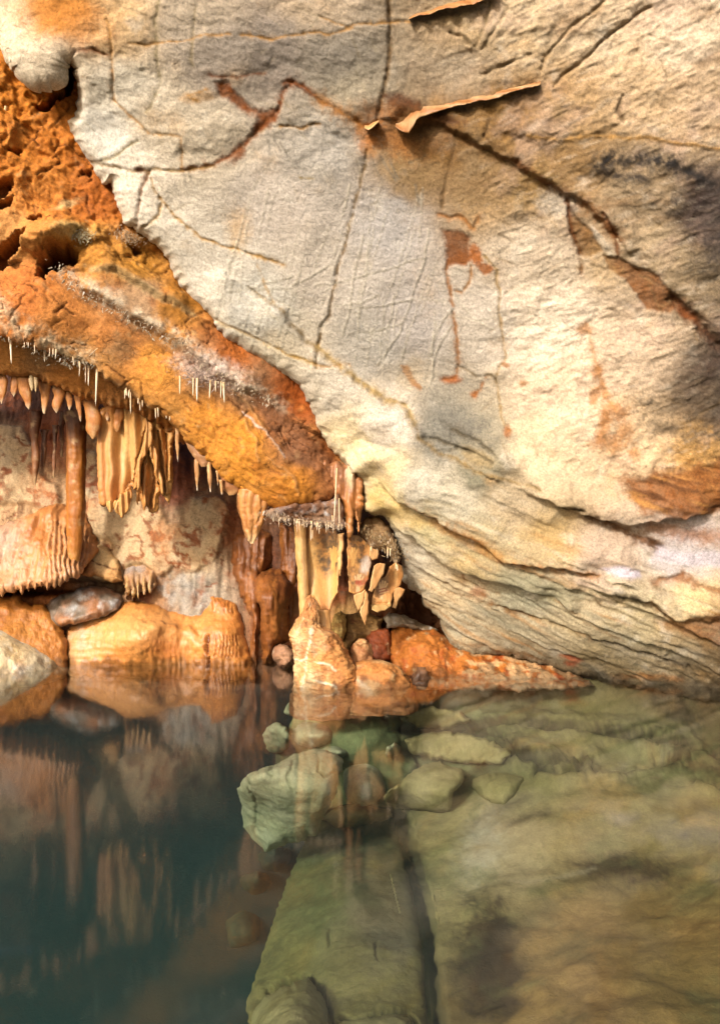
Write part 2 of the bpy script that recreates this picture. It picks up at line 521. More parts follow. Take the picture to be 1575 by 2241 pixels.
def loft(name, rows, D, mat, c1, c2, ratio=0.8, nseg=28, step=3.0, rough=0.1, flutes=0, flute_amp=0.06, tip=None, seed=0,
         parent=None, streak=True, paint=None, nscale=9.0, lean=0.0, twist=0.0, foot=None):
    """a closed body from its silhouette rows (py, left, right) at distance D; ratio is depth over width"""
    rows = sorted(rows)
    y = np.array([r[0] for r in rows], float)
    n = max(6, int((y[-1] - y[0]) / step))
    yy = np.linspace(y[0], y[-1], n)
    def sm(v):
        v = np.interp(yy, y, v)
        k = max(1, n // 30)
        ker = np.ones(2 * k + 1) / (2 * k + 1)
        vp = np.pad(v, k, mode='edge')
        return np.convolve(vp, ker, 'valid')
    xl = sm([r[1] for r in rows]); xr = sm([r[2] for r in rows])
    th = np.linspace(0, 2 * np.pi, nseg, endpoint=False)
    T, YY = np.meshgrid(th, yy)
    half = (xr - xl) / 2; cen = (xr + xl) / 2
    wm = half / F * D
    cx = (cen - CX) / F * D; cz = CH - (yy - CY) / F * D
    Dc = D + lean * (yy - y[0]) / F * D
    q = np.abs(np.sin(T)) ** 0.9 * np.sign(np.sin(T))
    X = cx[:, None] + wm[:, None] * np.cos(T)
    Yw = Dc[:, None] + wm[:, None] * ratio * q
    Z = np.repeat(cz[:, None], nseg, 1)
    P = np.stack([X, Yw, Z])
    nz = fbm([P[0] + seed * 3.7, P[1], P[2] * .6], nscale, 4, seed)
    if flutes:
        ph = fbm([P[0] * 0 + np.cos(T) * .6, np.sin(T) * .6, P[2] * 1.5], 2.0, 2, seed + 5)
        nz = nz + flute_amp / max(rough, 1e-3) * (np.abs(np.sin(T * flutes / 2 + ph * 5)) - .5)
    g = 1 + rough * nz
    P[0] = cx[:, None] + (P[0] - cx[:, None]) * g
    P[1] = Dc[:, None] + (P[1] - Dc[:, None]) * g
    st = fbm([P[0] * 3 + seed, P[1] * 3, P[2] * (.35 if streak else 3)], 11.0, 4, seed + 9)
    t = np.clip(st * 1.3 + .5, 0, 1)[..., None]
    col = S(*c1) * (1 - t) + S(*c2) * t
    if tip is not None:
        k = smooth(y[-1] - max(6, (y[-1] - y[0]) * .22), y[-1], YY + st * 8)[..., None]
        col = col * (1 - k) + S(*tip) * k
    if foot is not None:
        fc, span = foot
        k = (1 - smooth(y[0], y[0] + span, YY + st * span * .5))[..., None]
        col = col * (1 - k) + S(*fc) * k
    if paint is not None:
        px = P[0] / P[1] * F + CX
        f = Field(px.ravel(), YY.ravel(), P.reshape(3, -1), seed)
        f.col = col.reshape(-1, 3)
        paint(f)
        if np.any(f.h):
            R = np.stack([np.cos(T), np.sin(T) * 1.0, 0 * T]).reshape(3, -1)
            P = (P.reshape(3, -1) + R * f.h).reshape(P.shape)
        col = f.col.reshape(col.shape)
    V = P.reshape(3, -1).T
    i = np.arange(n - 1)[:, None] * nseg; j = np.arange(nseg)[None]
    j2 = (j + 1) % nseg
    Q = np.stack([i + j, i + j2, i + nseg + j2, i + nseg + j], -1).reshape(-1, 4)
    k0 = len(V)
    top = V[:nseg].mean(0); bot = V[-nseg:].mean(0)
    V = np.concatenate([V, [top, bot]])
    C = np.concatenate([col.reshape(-1, 3), [col[0].mean(0), col[-1].mean(0)]])
    jj = np.arange(nseg)
    T3 = np.concatenate([np.stack([np.full(nseg, k0), (jj + 1) % nseg, jj], 1),
                         np.stack([np.full(nseg, k0 + 1), (n - 1) * nseg + jj, (n - 1) * nseg + (jj + 1) % nseg], 1)])
    return link_mesh(name, V, Q, C, mat, parent, T3)

def tooth(x0, y0, x1, y1, w, blunt=.25, bulge=.1, wob=.10):
    """silhouette rows of one hanging stalactite from its root to its tip"""
    rows = []
    r_ = random.Random(int(x0 * 13 + y1 * 7))
    a1, a2, b1, b2 = (r_.uniform(0, 6) for _ in range(4))
    for k in range(13):
        t = k / 12
        ww = w * ((1 - t) ** .8 * (1 - blunt) + blunt * math.sqrt(max(0, 1 - t ** 4)) + bulge * math.sin(math.pi * t) * math.sin(2.2 * t + .7)) * (1.35 if k == 0 else 1.1 if k == 1 else 1)
        ww *= 1 + wob * math.sin(t * 9 + a1) + wob * .7 * math.sin(t * 17 + a2)
        cx = x0 + (x1 - x0) * t + w * wob * (math.sin(t * 6 + b1) - math.sin(b1)) * (1 - t) + w * .06 * math.sin(t * 13 + b2) * (1 - t)
        rows.append((y0 + (y1 - y0) * t, cx - ww / 2 - .4, cx + ww / 2 + .4))
    return rows
# ------------------------------------------------------------------ colours seen on the rock
RUST, DRUST, TAN, OLIVE = S(134, 76, 34), S(84, 48, 24), S(186, 140, 80), S(120, 100, 62)
SOOT, CREAM, DARK = S(66, 58, 54), S(222, 206, 182), S(60, 44, 28)

# ------------------------------------------------------------------ water and pool
def water_mat():
    m = bpy.data.materials.new('pool_water')
    m.use_nodes = True
    nt = m.node_tree; N, L = nt.nodes, nt.links
    N.clear()
    out = N.new('ShaderNodeOutputMaterial')
    tr = N.new('ShaderNodeBsdfTransparent')
    gl = N.new('ShaderNodeBsdfGlossy'); gl.inputs['Roughness'].default_value = 0.065
    fr = N.new('ShaderNodeFresnel'); geo = N.new('ShaderNodeNewGeometry')          # rays are not bent at this surface, so both sides see the same angle
    io = N.new('ShaderNodeMapRange'); io.inputs['To Min'].default_value = 1.33; io.inputs['To Max'].default_value = 1 / 1.33
    L.new(geo.outputs['Backfacing'], io.inputs['Value']); L.new(io.outputs[0], fr.inputs['IOR'])
    mx = N.new('ShaderNodeMixShader')
    tc = N.new('ShaderNodeTexCoord')
    mp = N.new('ShaderNodeMapping'); mp.inputs['Scale'].default_value = (1.0, 2.2, 1)
    n = N.new('ShaderNodeTexNoise'); n.inputs['Scale'].default_value = 3.0; n.inputs['Detail'].default_value = 1.5
    L.new(tc.outputs['Object'], mp.inputs[0]); L.new(mp.outputs[0], n.inputs['Vector'])
    bp = N.new('ShaderNodeBump'); bp.inputs['Strength'].default_value = .012; bp.inputs['Distance'].default_value = .02
    L.new(n.outputs['Fac'], bp.inputs['Height'])
    L.new(bp.outputs[0], gl.inputs['Normal'])
    # a calm surface mirrors a little more strongly at grazing angles than the smooth-sheet formula gives
    inv = N.new('ShaderNodeMath'); inv.operation = 'SUBTRACT'; inv.inputs[0].default_value = 1.0
    L.new(fr.outputs[0], inv.inputs[1])
    pr = N.new('ShaderNodeMath'); pr.operation = 'MULTIPLY'
    L.new(fr.outputs[0], pr.inputs[0]); L.new(inv.outputs[0], pr.inputs[1])
    g0 = N.new('ShaderNodeMath'); g0.operation = 'MULTIPLY_ADD'; g0.inputs[1].default_value = 2.2; g0.inputs[2].default_value = 1.0
    L.new(pr.outputs[0], g0.inputs[0])
    gain = N.new('ShaderNodeMath'); gain.operation = 'MULTIPLY'; gain.use_clamp = True
    L.new(fr.outputs[0], gain.inputs[0]); L.new(g0.outputs[0], gain.inputs[1])
    L.new(gain.outputs[0], mx.inputs[0])
    L.new(tr.outputs[0], mx.inputs[1]); L.new(gl.outputs[0], mx.inputs[2])
    L.new(mx.outputs[0], out.inputs['Surface'])
    ab = N.new('ShaderNodeVolumeAbsorption'); ab.inputs['Color'].default_value = (.36, .74, .68, 1); ab.inputs['Density'].default_value = .13
    vs = N.new('ShaderNodeVolumeScatter'); vs.inputs['Color'].default_value = (.30, .72, .80, 1); vs.inputs['Density'].default_value = .007
    ad = N.new('ShaderNodeAddShader')
    L.new(ab.outputs[0], ad.inputs[0]); L.new(vs.outputs[0], ad.inputs[1]); L.new(ad.outputs[0], out.inputs['Volume'])
    return m

def box_mesh(name, x0, x1, y0, y1, z0, z1, mat):
    V = [(x, y, z) for z in (z0, z1) for y in (y0, y1) for x in (x0, x1)]
    Fc = [(0, 2, 3, 1), (4, 5, 7, 6), (0, 1, 5, 4), (2, 6, 7, 3), (0, 4, 6, 2), (1, 3, 7, 5)]
    me = bpy.data.meshes.new(name)
    me.from_pydata(V, [], Fc)
    me.materials.append(mat)
    o = bpy.data.objects.new(name, me)
    COL.objects.link(o)
    return o

water = box_mesh('water', -9, 9, -4, 9.5, -4.6, 0.0, water_mat())
tag(water, 'still green pool of clear water covering the cave floor', 'water', kind='structure')

# ------------------------------------------------------------------ the great pale limestone ceiling
EDGE = [(0, 66), (15, 95), (30, 117), (42, 146), (56, 168), (75, 182), (102, 188), (122, 193), (140, 184), (147, 168), (140, 145), (146, 132),
        (158, 134), (165, 152), (170, 203), (165, 254), (147, 264), (152, 290), (178, 335), (198, 361), (212, 388), (223, 404), (241, 401),
        (254, 442), (269, 488), (295, 503), (315, 518), (345, 543), (366, 565), (381, 610), (411, 649), (457, 690), (484, 736), (533, 767),
        (588, 803), (633, 824), (660, 850), (683, 904), (694, 942), (713, 972), (744, 1004), (763, 1025), (788, 1046), (792, 1062), (790, 1090),
        (797, 1112), (812, 1126), (843, 1131), (859, 1159), (868, 1190), (880, 1222), (878, 1262), (894, 1286), (910, 1291), (922, 1299),
        (934, 1326), (964, 1356), (977, 1386), (990, 1411), (1011, 1422), (1050, 1429), (1114, 1434), (1174, 1450), (1217, 1463), (1247, 1474),
        (1281, 1483), (1340, 1496), (1420, 1510), (1500, 1524), (1575, 1536), (1750, 1560), (2000, 1590)]
ceil_depth = depth([(1281, 1482, 6.11), (1436, 1494, 5.92), (1575, 1506, 5.73), (2000, 1535, 5.33), (1011, 1422, 6.5), (935, 1317, 6.5), (870, 1200, 6.3),
                    (790, 1080, 6.0), (744, 1000, 5.85), (690, 940, 5.7), (633, 824, 5.45), (484, 736, 5.2), (381, 610, 5.0), (269, 488, 4.7),
                    (165, 254, 4.4), (100, 190, 4.2), (0, 70, 4.1), (-400, -300, 3.6), (800, 700, 5.0), (800, 300, 4.2), (800, 0, 3.65),
                    (1200, 0, 3.5), (1575, 0, 3.3), (1575, 500, 3.95), (1575, 1000, 4.8), (1200, 1000, 5.1), (1200, 500, 4.35),
                    (1000, 1200, 5.85), (1300, 1250, 5.4), (1575, 1250, 5.2), (400, 300, 4.3), (300, 0, 3.8), (2000, 0, 3.1), (2000, 600, 3.8),
                    (2000, 1200, 5.0), (0, -400, 3.2), (800, -400, 3.1), (1575, -400, 2.9), (1000, 850, 5.25), (1130, 1400, 6.1),
                    (1300, 1420, 5.8), (1575, 1420, 5.5)], 90)
ceil_col = colours([
    (130, 30, (206, 150, 88)), (30, 60, (226, 212, 186)), (110, 150, (228, 212, 188)), (250, 60, (204, 178, 140)), (420, 40, (192, 178, 158)),
    (600, 110, (158, 146, 134)), (480, 130, (164, 152, 138)), (720, 130, (160, 150, 134)), (700, 20, (190, 172, 148)), (780, 190, (176, 164, 142)),
    (260, 200, (204, 196, 180)), (220, 290, (216, 212, 202)), (350, 260, (200, 188, 168)), (450, 300, (194, 182, 162)), (280, 420, (226, 216, 200)),
    (700, 330, (188, 180, 168)), (600, 450, (198, 188, 176)), (850, 480, (196, 188, 178)), (700, 600, (202, 192, 178)), (900, 700, (196, 186, 174)),
    (560, 680, (204, 200, 190)), (450, 580, (212, 204, 190)), (430, 640, (218, 210, 196)), (800, 760, (194, 186, 172)), (600, 770, (206, 194, 172)),
    (700, 850, (216, 206, 188)), (760, 960, (236, 218, 180)), (850, 930, (226, 214, 196)), (860, 1010, (222, 200, 160)), (960, 950, (156, 148, 132)),
    (1060, 980, (170, 158, 134)), (900, 380, (170, 144, 108)), (1050, 420, (176, 150, 114)), (1150, 400, (164, 138, 100)), (960, 300, (140, 108, 70)),
    (1000, 60, (190, 166, 130)), (1000, 150, (182, 164, 138)), (1150, 60, (204, 182, 148)), (1300, 60, (214, 192, 160)), (1480, 80, (220, 200, 172)),
    (1400, 200, (204, 178, 142)), (1550, 220, (196, 172, 140)), (1250, 220, (188, 160, 122)), (1100, 250, (152, 122, 84)), (1250, 340, (158, 132, 98)),
    (1400, 420, (162, 142, 114)), (1540, 470, (104, 90, 76)), (1500, 620, (150, 132, 106)), (1550, 850, (112, 96, 80)), (1440, 560, (178, 158, 128)),
    (1150, 560, (200, 184, 160)), (1050, 700, (202, 190, 172)), (1200, 700, (224, 208, 184)), (1250, 860, (228, 204, 174)), (1400, 760, (206, 184, 156)),
    (1400, 960, (214, 188, 152)), (1180, 980, (220, 198, 164)), (1530, 1000, (196, 158, 106)), (1000, 1100, (206, 194, 170)), (920, 1050, (206, 196, 176)),
    (1120, 1090, (196, 176, 144)), (1060, 1030, (140, 132, 110)), (1200, 1180, (190, 164, 120)), (1050, 1190, (190, 168, 124)), (850, 1080, (222, 200, 142)),
    (950, 1140, (186, 172, 130)), (900, 1200, (222, 210, 186)), (1000, 1280, (214, 194, 158)), (1150, 1290, (172, 164, 138)), (1300, 1220, (200, 178, 154)),
    (1500, 1220, (200, 190, 184)), (1520, 1310, (224, 198, 150)), (1400, 1350, (186, 170, 136)), (1250, 1380, (186, 170, 138)), (1100, 1400, (180, 166, 138)),
    (1300, 1450, (168, 150, 116)), (1500, 1430, (172, 154, 122)), (1550, 1370, (134, 96, 56)), (1550, 1480, (140, 120, 90)), (1020, 1380, (188, 176, 148)),
    (700, -200, (190, 172, 148)), (1800, 400, (150, 130, 108)), (1800, 1200, (180, 156, 120))], 85)

def paint_ceiling(f):
    px, py = f.px, f.py
    f.col = ceil_col(px + f.wx * 26, py + f.wy * 26)
    f.col = f.col * (1 + (np.array([1.02, 1.0, 1.0]) - 1) * (.35 + .65 * smooth(700, 1100, px + .3 * py))[..., None])
    f.col = f.col * (1 + .12 * smooth(900, 1150, px) * smooth(1150, 950, py) * smooth(480, 620, py))[:, None]; f.col = f.col * (1 + (np.array([1.09, 1.05, .99]) - 1) * smooth(900, 600, px)[..., None]) * (1 + .10 * smooth(900, 1100, px) * smooth(620, 480, py))[:, None]; mean = f.col.mean(0); f.col = np.clip(mean + 1.30 * (f.col - mean), .02, 1)
    big = f.n(1.3, 3, 11); mid = f.n(4.5, 4, 12); fine = f.n(16, 4, 13)
    rid = f.n(11, 4, 14, ridged=True)
    # three kinds of surface: smooth fluted panel, rough scaly right side, bedded bottom
    panel = smooth(0, 130, np.minimum(px - 330, 1120 - px)) * smooth(0, 130, np.minimum(py - 300, 930 - py))
    right = smooth(930, 1250, px + .25 * (600 - py)) * (1 - smooth(1000, 1180, py))
    s_ = py - .40 * px
    beds = smooth(560, 760, s_ + f.wx * 30) * smooth(880, 1000, px + (py - 1100) * .35)
    topl = smooth(330, 120, py) * smooth(1000, 700, px)
    f.h += big * .05 + mid * .022 * (1 - .75 * panel)
    f.h += rid * (.003 + .004 * right + .003 * topl) * (1 - .8 * panel)
    f.h += fine * (.004 + .005 * right) * (1 - .6 * panel)
    # the right side breaks in small angular chips, its grain falling to the left
    c1, c2, cv = cells([f.P[0] + f.wx * .06 + f.P[2] * .5, f.P[1], f.P[2] + f.wy * .06], 5.0, 15)
    d1, d2, dv = cells([f.P[0] + f.wx * .04 + f.P[2] * .5, f.P[1], f.P[2] + f.wy * .05], 14.0, 16)
    f.h += right * ((cv - .5) * .020 * smooth(0, .25, c2 - c1) + (dv - .5) * .008 * smooth(0, .3, d2 - d1))
    gr = f.grain(.16, .035, -.62, 5, 21)
    f.h += right * (np.abs(gr) * .020 + gr * .006) + topl * np.abs(f.grain(.2, .05, .3, 4, 23)) * .009
    f.h += (1 - beds) * f.grain(.7, .3, -.3, 4, 24) * .045 * (1 - .7 * panel)
    # thin beds of the foot of the slab, each breaking off along its lower edge
    bm = beds * smooth(-.35, .25, f.grain(1.5, .4, .4, 3, 55))
    q = s_ * .0115 + f.grain(1.2, .25, .40, 4, 16) * 1.1
    saw = q - np.floor(q)
    f.h += bm * (smooth(0, .80, saw) - smooth(.80, 1.0, saw)) * .036
    q2 = s_ * .045 + f.grain(.7, .10, .38, 4, 18) * 1.3
    saw2 = q2 - np.floor(q2)
    f.h += bm * (smooth(0, .8, saw2) - smooth(.80, 1.0, saw2)) * .010
    g1 = f.grain(.30, .03, .42, 5, 19)
    f.h += beds * (g1 * .02 + np.abs(f.grain(.14, .04, .3, 4, 20)) * .02)
    cellv = np.sin(np.floor(q) * 12.9) * .5 + np.sin(np.floor(q2) * 7.3) * .5
    f.mix(S(200, 188, 160), beds * smooth(.2, .9, cellv), .4)
    f.mix(S(156, 128, 86), beds * smooth(.3, .95, -cellv), .5)
    f.mix(S(128, 92, 52), beds * smooth(.80, .95, saw) * (1 - smooth(.97, 1, saw)) * smooth(-.1, .3, mid), .55)
    f.mix(S(150, 146, 124), beds * smooth(.05, .35, f.grain(.9, .12, .40, 4, 25)), .55)
    f.mix(S(176, 124, 66), beds * smooth(.12, .38, f.grain(.7, .08, .40, 4, 26)), .6)
    f.mix(S(226, 212, 184), beds * smooth(.12, .38, f.grain(.6, .09, .40, 4, 27)), .5)
    f.mix(S(150, 128, 96), right * smooth(.1, .4, gr), .35); f.mix(S(228, 212, 188), right * smooth(.05, .35, -gr), .35)
    # mottling
    f.mix(S(168, 150, 122), smooth(.05, .45, mid), .30)
    f.mix(S(214, 168, 108), smooth(.12, .5, f.n(3.0, 4, 31)) * (1 - .7 * panel), .40)
    f.mix(S(160, 150, 138), smooth(.1, .5, f.n(5.2, 4, 33)) * .9, .22)
    f.mix(S(232, 222, 204), smooth(.15, .5, f.n(6.3, 4, 37)), .40)
    pits = f.n(42, 2, 39)
    f.mix(S(110, 92, 66), smooth(.36, .6, pits) * (right + topl * .5 + .15), .5)
    # orange wash at the upper left
    f.mix(S(206, 136, 66), f.blob(130, 25, 110, 55, 20, .8, .6), .8)
    f.mix(S(150, 140, 128), f.blob(600, 105, 240, 55, 4, .8, .7), .55)
    f.mix(S(142, 112, 74), f.blob(980, 300, 150, 90, 20, .9, .5), .5)
    # rolling forms
    f.h += .09 * f.blob(60, 120, 70, 70, 0, .9, 0)
    f.h += .06 * f.blob(860, 970, 110, 60, 40, .9, 0) - .05 * f.blob(960, 860, 160, 60, 20, .9, 0)
    f.h += .05 * f.blob(1030, 960, 90, 40, 25, .9, 0)
    f.h += .012 * f.step([(1600, 330), (1440, 308), (1300, 292), (1156, 300), (1060, 282), (968, 268)], 6, 120)       # lip under the upper right
    f.h += .05 * f.step([(1349, 523), (1283, 452), (1181, 391), (1080, 335), (968, 274), (880, 262)], 6, 60)
    f.h -= .015 * f.step([(800, 330), (775, 450), (740, 590), (700, 715)], 3, 90)
    f.h += .07 * f.step([(546, 630), (614, 675), (671, 744), (744, 801), (790, 835), (843, 870), (908, 919), (940, 970), (1000, 1010), (1106, 1047), (1179, 1064)], 9, 110)
    f.h += .13 * f.step([(1320, 1262), (1243, 1240), (1179, 1231), (1101, 1210), (1041, 1171), (986, 1141), (939, 1111), (890, 1085), (820, 1045)], 6, 90)
    f.h += .10 * f.step([(1209, 1309), (1140, 1274), (1054, 1249), (999, 1236), (956, 1201), (900, 1159), (845, 1128)], 6, 70)
    f.h += .12 * f.step([(1575, 1118), (1457, 1132), (1371, 1150), (1286, 1129), (1217, 1103), (1120, 1060)], 6, 90)
    f.h += .10 * f.step([(1600, 1360), (1470, 1351), (1414, 1313), (1346, 1300), (1280, 1290)], 6, 60)
    f.h += f.grain(.10, .03, .3, 4, 28) * .006 * (1 - right) + f.n(30, 4, 29) * .0035
    f.mix(S(150, 112, 72), right * smooth(.02, .34, f.grain(.5, .2, -.3, 4, 51)) * smooth(760, 300, py), .5)
    f.mix(S(196, 168, 150), right * smooth(.05, .35, f.n(3.4, 4, 52)), .4)
    # rust seams and cracks traced from the rock
    A = f.area([(474, 180), (492, 176), (520, 206), (546, 232), (562, 246), (590, 238), (612, 230), (606, 250), (590, 282), (556, 300), (550, 292), (566, 262), (540, 246), (504, 226), (482, 206)], 7, 14)
    f.mix(RUST, A, .95); f.h -= .018 * A
    f.mix(DRUST, A * smooth(.0, .4, f.n(30, 3, 61)), .7)
    f.crack([(640, 178), (617, 203), (609, 239), (584, 264), (548, 300), (513, 330), (472, 361), (401, 371)], 6, .012, RUST, .95)
    f.mix(RUST, f.blob(518, 335, 14, 20, 30), .8)
    f.crack([(622, 180), (640, 176), (660, 187), (690, 212), (730, 237), (765, 257), (790, 275), (822, 270)], 6, .010, RUST, .95)
    f.mix(DRUST, f.line([(640, 180), (690, 216), (760, 258), (800, 280)], 3), .8)
    f.mix(S(196, 140, 76), f.line([(700, 216), (770, 262), (800, 300), (812, 330)], 22), .5)
    f.crack([(614, 274), (660, 279), (701, 272)], 3, .01, TAN)
    f.crack([(455, 195), (420, 206), (400, 216), (430, 222)], 3, .0, TAN)
    f.mix(TAN, f.blob(440, 212, 42, 12, -8), .5)
    f.crack([(460, 164), (520, 168), (580, 160)], 4, .004, RUST, .7)
    f.crack([(803, 330), (796, 370), (781, 430), (768, 480), (755, 540), (738, 590), (728, 640), (721, 690), (701, 718), (696, 760), (695, 800)], 4.2, .016, S(120, 96, 62), .9, 5)
    f.crack([(852, 0), (852, 60), (856, 110), (848, 160), (838, 200), (830, 240), (822, 280)], 5.5, .02, S(116, 88, 52), .85, 6)
    f.crack([(700, 40), (760, 60), (775, 53), (841, 51), (897, 46)], 3, .008, TAN)
    f.crack([(528, 76), (570, 82), (599, 89), (630, 78), (665, 71), (721, 76), (772, 61)], 3, .008, TAN)
    f.crack([(345, 0), (340, 66), (345, 127), (350, 178), (338, 220), (325, 244)], 4.5, .006, S(140, 124, 84), .65)
    f.crack([(429, 15), (421, 61), (424, 142)], 4, .006, S(150, 132, 94), .6)
    f.crack([(284, 96), (330, 100), (366, 91), (420, 84), (457, 76), (508, 76)], 3, .008, TAN, .8)
    f.crack([(168, 112), (203, 109), (239, 122)], 4, .01, RUST, .8)
    f.crack([(235, 40), (241, 61), (244, 110), (248, 168), (250, 220)], 4, .012, S(176, 130, 72), .8)
    f.crack([(250, 220), (290, 256), (330, 292), (400, 300)], 3, .008, TAN, .8)
    f.crack([(198, 356), (239, 350), (274, 325), (300, 308)], 3, .01, S(150, 130, 80), .8)
    f.crack([(198, 358), (239, 366), (305, 376), (335, 371), (401, 373), (470, 364)], 3.5, .012, S(150, 120, 72), .85)
    f.crack([(400, 300), (398, 345), (395, 371)], 3, .008, TAN, .8)
    f.crack([(325, 376), (308, 410), (303, 440), (298, 470), (295, 493)], 5, .016, S(130, 82, 42), .85)
    f.mix(DRUST, f.blob(303, 370, 12, 8), .9)
    f.crack([(325, 381), (340, 412), (352, 442), (345, 472), (315, 500)], 3.5, .014, S(186, 150, 96), .8)
    f.crack([(350, 430), (380, 470), (406, 493), (442, 520), (498, 540), (549, 556), (620, 579)], 3.5, .012, S(190, 146, 76), .85)
    f.crack([(549, 556), (580, 620), (600, 660)], 3, .006, S(196, 156, 96), .7)
    f.mix(S(214, 166, 96), f.blob(520, 500, 22, 40, 0, .9), .5)
    O = [(546, 630), (614, 675), (671, 744), (698, 762), (744, 801), (790, 835), (843, 870), (881, 885), (908, 919), (919, 953), (950, 980), (991, 1000), (1037, 1026), (1106, 1047), (1179, 1064)]
    f.crack(O, 4, .014, S(150, 124, 80), .8)
    f.mix(S(204, 170, 104), f.line(O[3:9], 9), .5)
    f.crack([(450, 690), (500, 712), (588, 752), (637, 772), (690, 793)], 4, .01, S(200, 158, 80), .8)
    f.crack([(690, 793), (760, 800)], 3, .01, TAN, .8)
    # brown patches at the centre right
    B = f.area([(970, 501), (1000, 504), (1017, 513), (1030, 518), (1029, 562), (1019, 580), (992, 578), (975, 592)], 6, 12)
    f.mix(S(128, 80, 44), B, .92); f.mix(S(146, 88, 44), B * smooth(530, 570, py), .8); f.h -= .012 * B
    f.mix(S(168, 100, 48), f.blob(1040, 556, 14, 24, -20, .35), .95); f.mix(S(168, 100, 48), f.blob(1062, 588, 14, 12, 0, .4), .9)
    f.crack([(960, 470), (985, 480), (1010, 478), (1035, 500), (1045, 480)], 5, .012, S(172, 112, 52), .7)
    f.crack([(975, 585), (985, 636), (992, 695), (999, 744), (1003, 794), (992, 828), (967, 833)], 4.5, .010, S(166, 112, 62), .85, 8)
    f.mix(S(176, 100, 44), f.blob(985, 832, 18, 9), .8)
    f.crack([(1029, 580), (1030, 600), (1026, 621), (1012, 641), (995, 636)], 3, .008, S(170, 120, 66), .85, 5)
    f.crack([(1060, 560), (1088, 597), (1093, 695), (1105, 779), (1085, 828), (1090, 882), (1100, 931), (1115, 946)], 3, .012, S(180, 150, 104), .85)
    f.mix(S(170, 100, 44), f.blob(1110, 945, 8, 14), .8)
    D1 = f.area([(876, 800), (892, 802), (905, 830), (925, 850), (918, 858), (898, 842), (884, 822)], 4, 5)
    f.mix(S(170, 106, 50), D1, .9); f.mix(S(222, 194, 150), f.blob(902, 820, 30, 40, 40, .9), .4)
    f.mix(S(172, 112, 58), f.blob(1107, 799, 10, 5, 20), .8)
    f.crack([(1003, 800), (1040, 826), (1075, 822), (1090, 840)], 3, .012, S(150, 130, 100), .7)
    f.crack([(1060, 826), (1046, 856), (1035, 870)], 3, .008, S(170, 110, 60), .8)
    f.mix(S(184, 110, 50), f.blob(1035, 864, 8, 8), .8)
    # finger flutings on the soft panel
    r = random.Random(5)
    def flute(pts, w=2.3, d=.009):
        d *= .55
        m = f.line(pts, w, 5)
        f.h += d * m
        f.h -= d * .9 * f.line([(a + 4, b + 1) for a, b in pts], w, 5)
        f.mix(S(216, 206, 184), m, .5)
    for pts in ([(689, 626), (730, 620), (767, 612), (843, 591), (900, 570), (931, 565)], [(729, 668), (764, 668), (790, 664), (828, 645)], [(767, 675), (843, 671), (911, 652), (976, 660)],
                [(763, 731), (824, 725), (881, 710)], [(938, 500), (927, 576), (900, 652), (873, 729), (840, 780), (824, 801)], [(991, 671), (961, 713), (946, 759), (946, 820), (940, 846)],
                [(793, 519), (774, 607), (763, 683), (748, 736)], [(984, 713), (958, 760), (946, 800)], [(640, 625), (690, 600), (720, 580)], [(546, 632), (584, 620), (640, 605)],
                [(546, 632), (600, 690), (671, 744)], [(905, 880), (890, 900)], [(985, 690), (1040, 700), (1100, 690)], [(990, 640), (1030, 690), (1080, 720)],
                [(500, 640), (570, 632), (640, 634)], [(600, 690), (660, 688), (700, 684)]):
        flute(pts, 2.8, .011)
    for i in range(46):
        x = r.uniform(500, 960); y = r.uniform(400, 720); L_ = r.uniform(50, 210); k = r.uniform(-.36, -.05)
        if x < 560 and y > 600: continue
        flute([(x, y), (x + k * L_ * .5 + r.uniform(-4, 4), y + L_ * .5), (x + k * L_, y + L_)], 1.9, .006)
    for i in range(16):
        x = r.uniform(370, 640); y = r.uniform(600, 720) - (560 - x) * .25; L_ = r.uniform(60, 150)
        flute([(x, y), (x + L_ * .5, y + L_ * .36), (x + L_, y + L_ * .62)], 1.8, .005)
    for i in range(44):                                   # scratches everywhere on the pale rock
        x = r.uniform(160, 900); y = r.uniform(10, 500); L_ = r.uniform(20, 70); a_ = r.choice([.3, -.4, 1.2, 2.2, .8])
        f.crack([(x, y), (x + math.cos(a_) * L_, y + math.sin(a_) * L_)], 1.8, .003, S(160, 146, 118), .4, 6)
    for (x, y, L_, a_) in ((600, 305, 30, 1.1), (586, 310, 28, 1.4), (612, 312, 40, 1.0), (640, 322, 36, 2.5), (655, 318, 30, 2.7), (404, 378, 26, 1.5), (412, 378, 20, 1.2), (810, 345, 60, 1.1), (830, 340, 66, 1.0), (850, 345, 50, 1.15), (908, 405, 40, 1.3)):
        f.mix(S(132, 124, 110), f.line([(x, y), (x + math.cos(a_) * L_, y + math.sin(a_) * L_)], 4, 4), .6)
    f.mix(S(160, 140, 96), f.line([(655, 389), (685, 390)], 3, 3), .9)
    # star of rust under the flange and the long seam to the right
    f.mix(DRUST, f.blob(880, 226, 44, 18, 18), .9); f.mix(DRUST, f.blob(950, 256, 60, 13, 12), .85)
    f.mix(S(176, 112, 50), f.blob(870, 300, 60, 34, 30, .8), .7)
    f.mix(S(184, 112, 46), f.blob(812, 300, 26, 30, 0, .8), .8)
    f.mix(S(150, 96, 48), f.blob(860, 250, 70, 22, 10, .8), .6)
    Rr = [(968, 274), (1019, 310), (1080, 335), (1131, 356), (1181, 391), (1232, 427), (1283, 452), (1324, 488), (1349, 523)]
    f.crack(Rr[:4], 5, .009, S(124, 86, 50), .8); f.crack(Rr[3:6], 9, .011, S(128, 82, 44), .9); f.crack(Rr[5:], 11, .016, S(140, 92, 50), .9)
    Pm = f.area([(1240, 450), (1272, 489), (1297, 508), (1317, 548), (1292, 562), (1272, 562), (1258, 538), (1245, 508)], 4, 6)
    f.mix(S(134, 98, 58), Pm, .9); f.h -= .02 * Pm
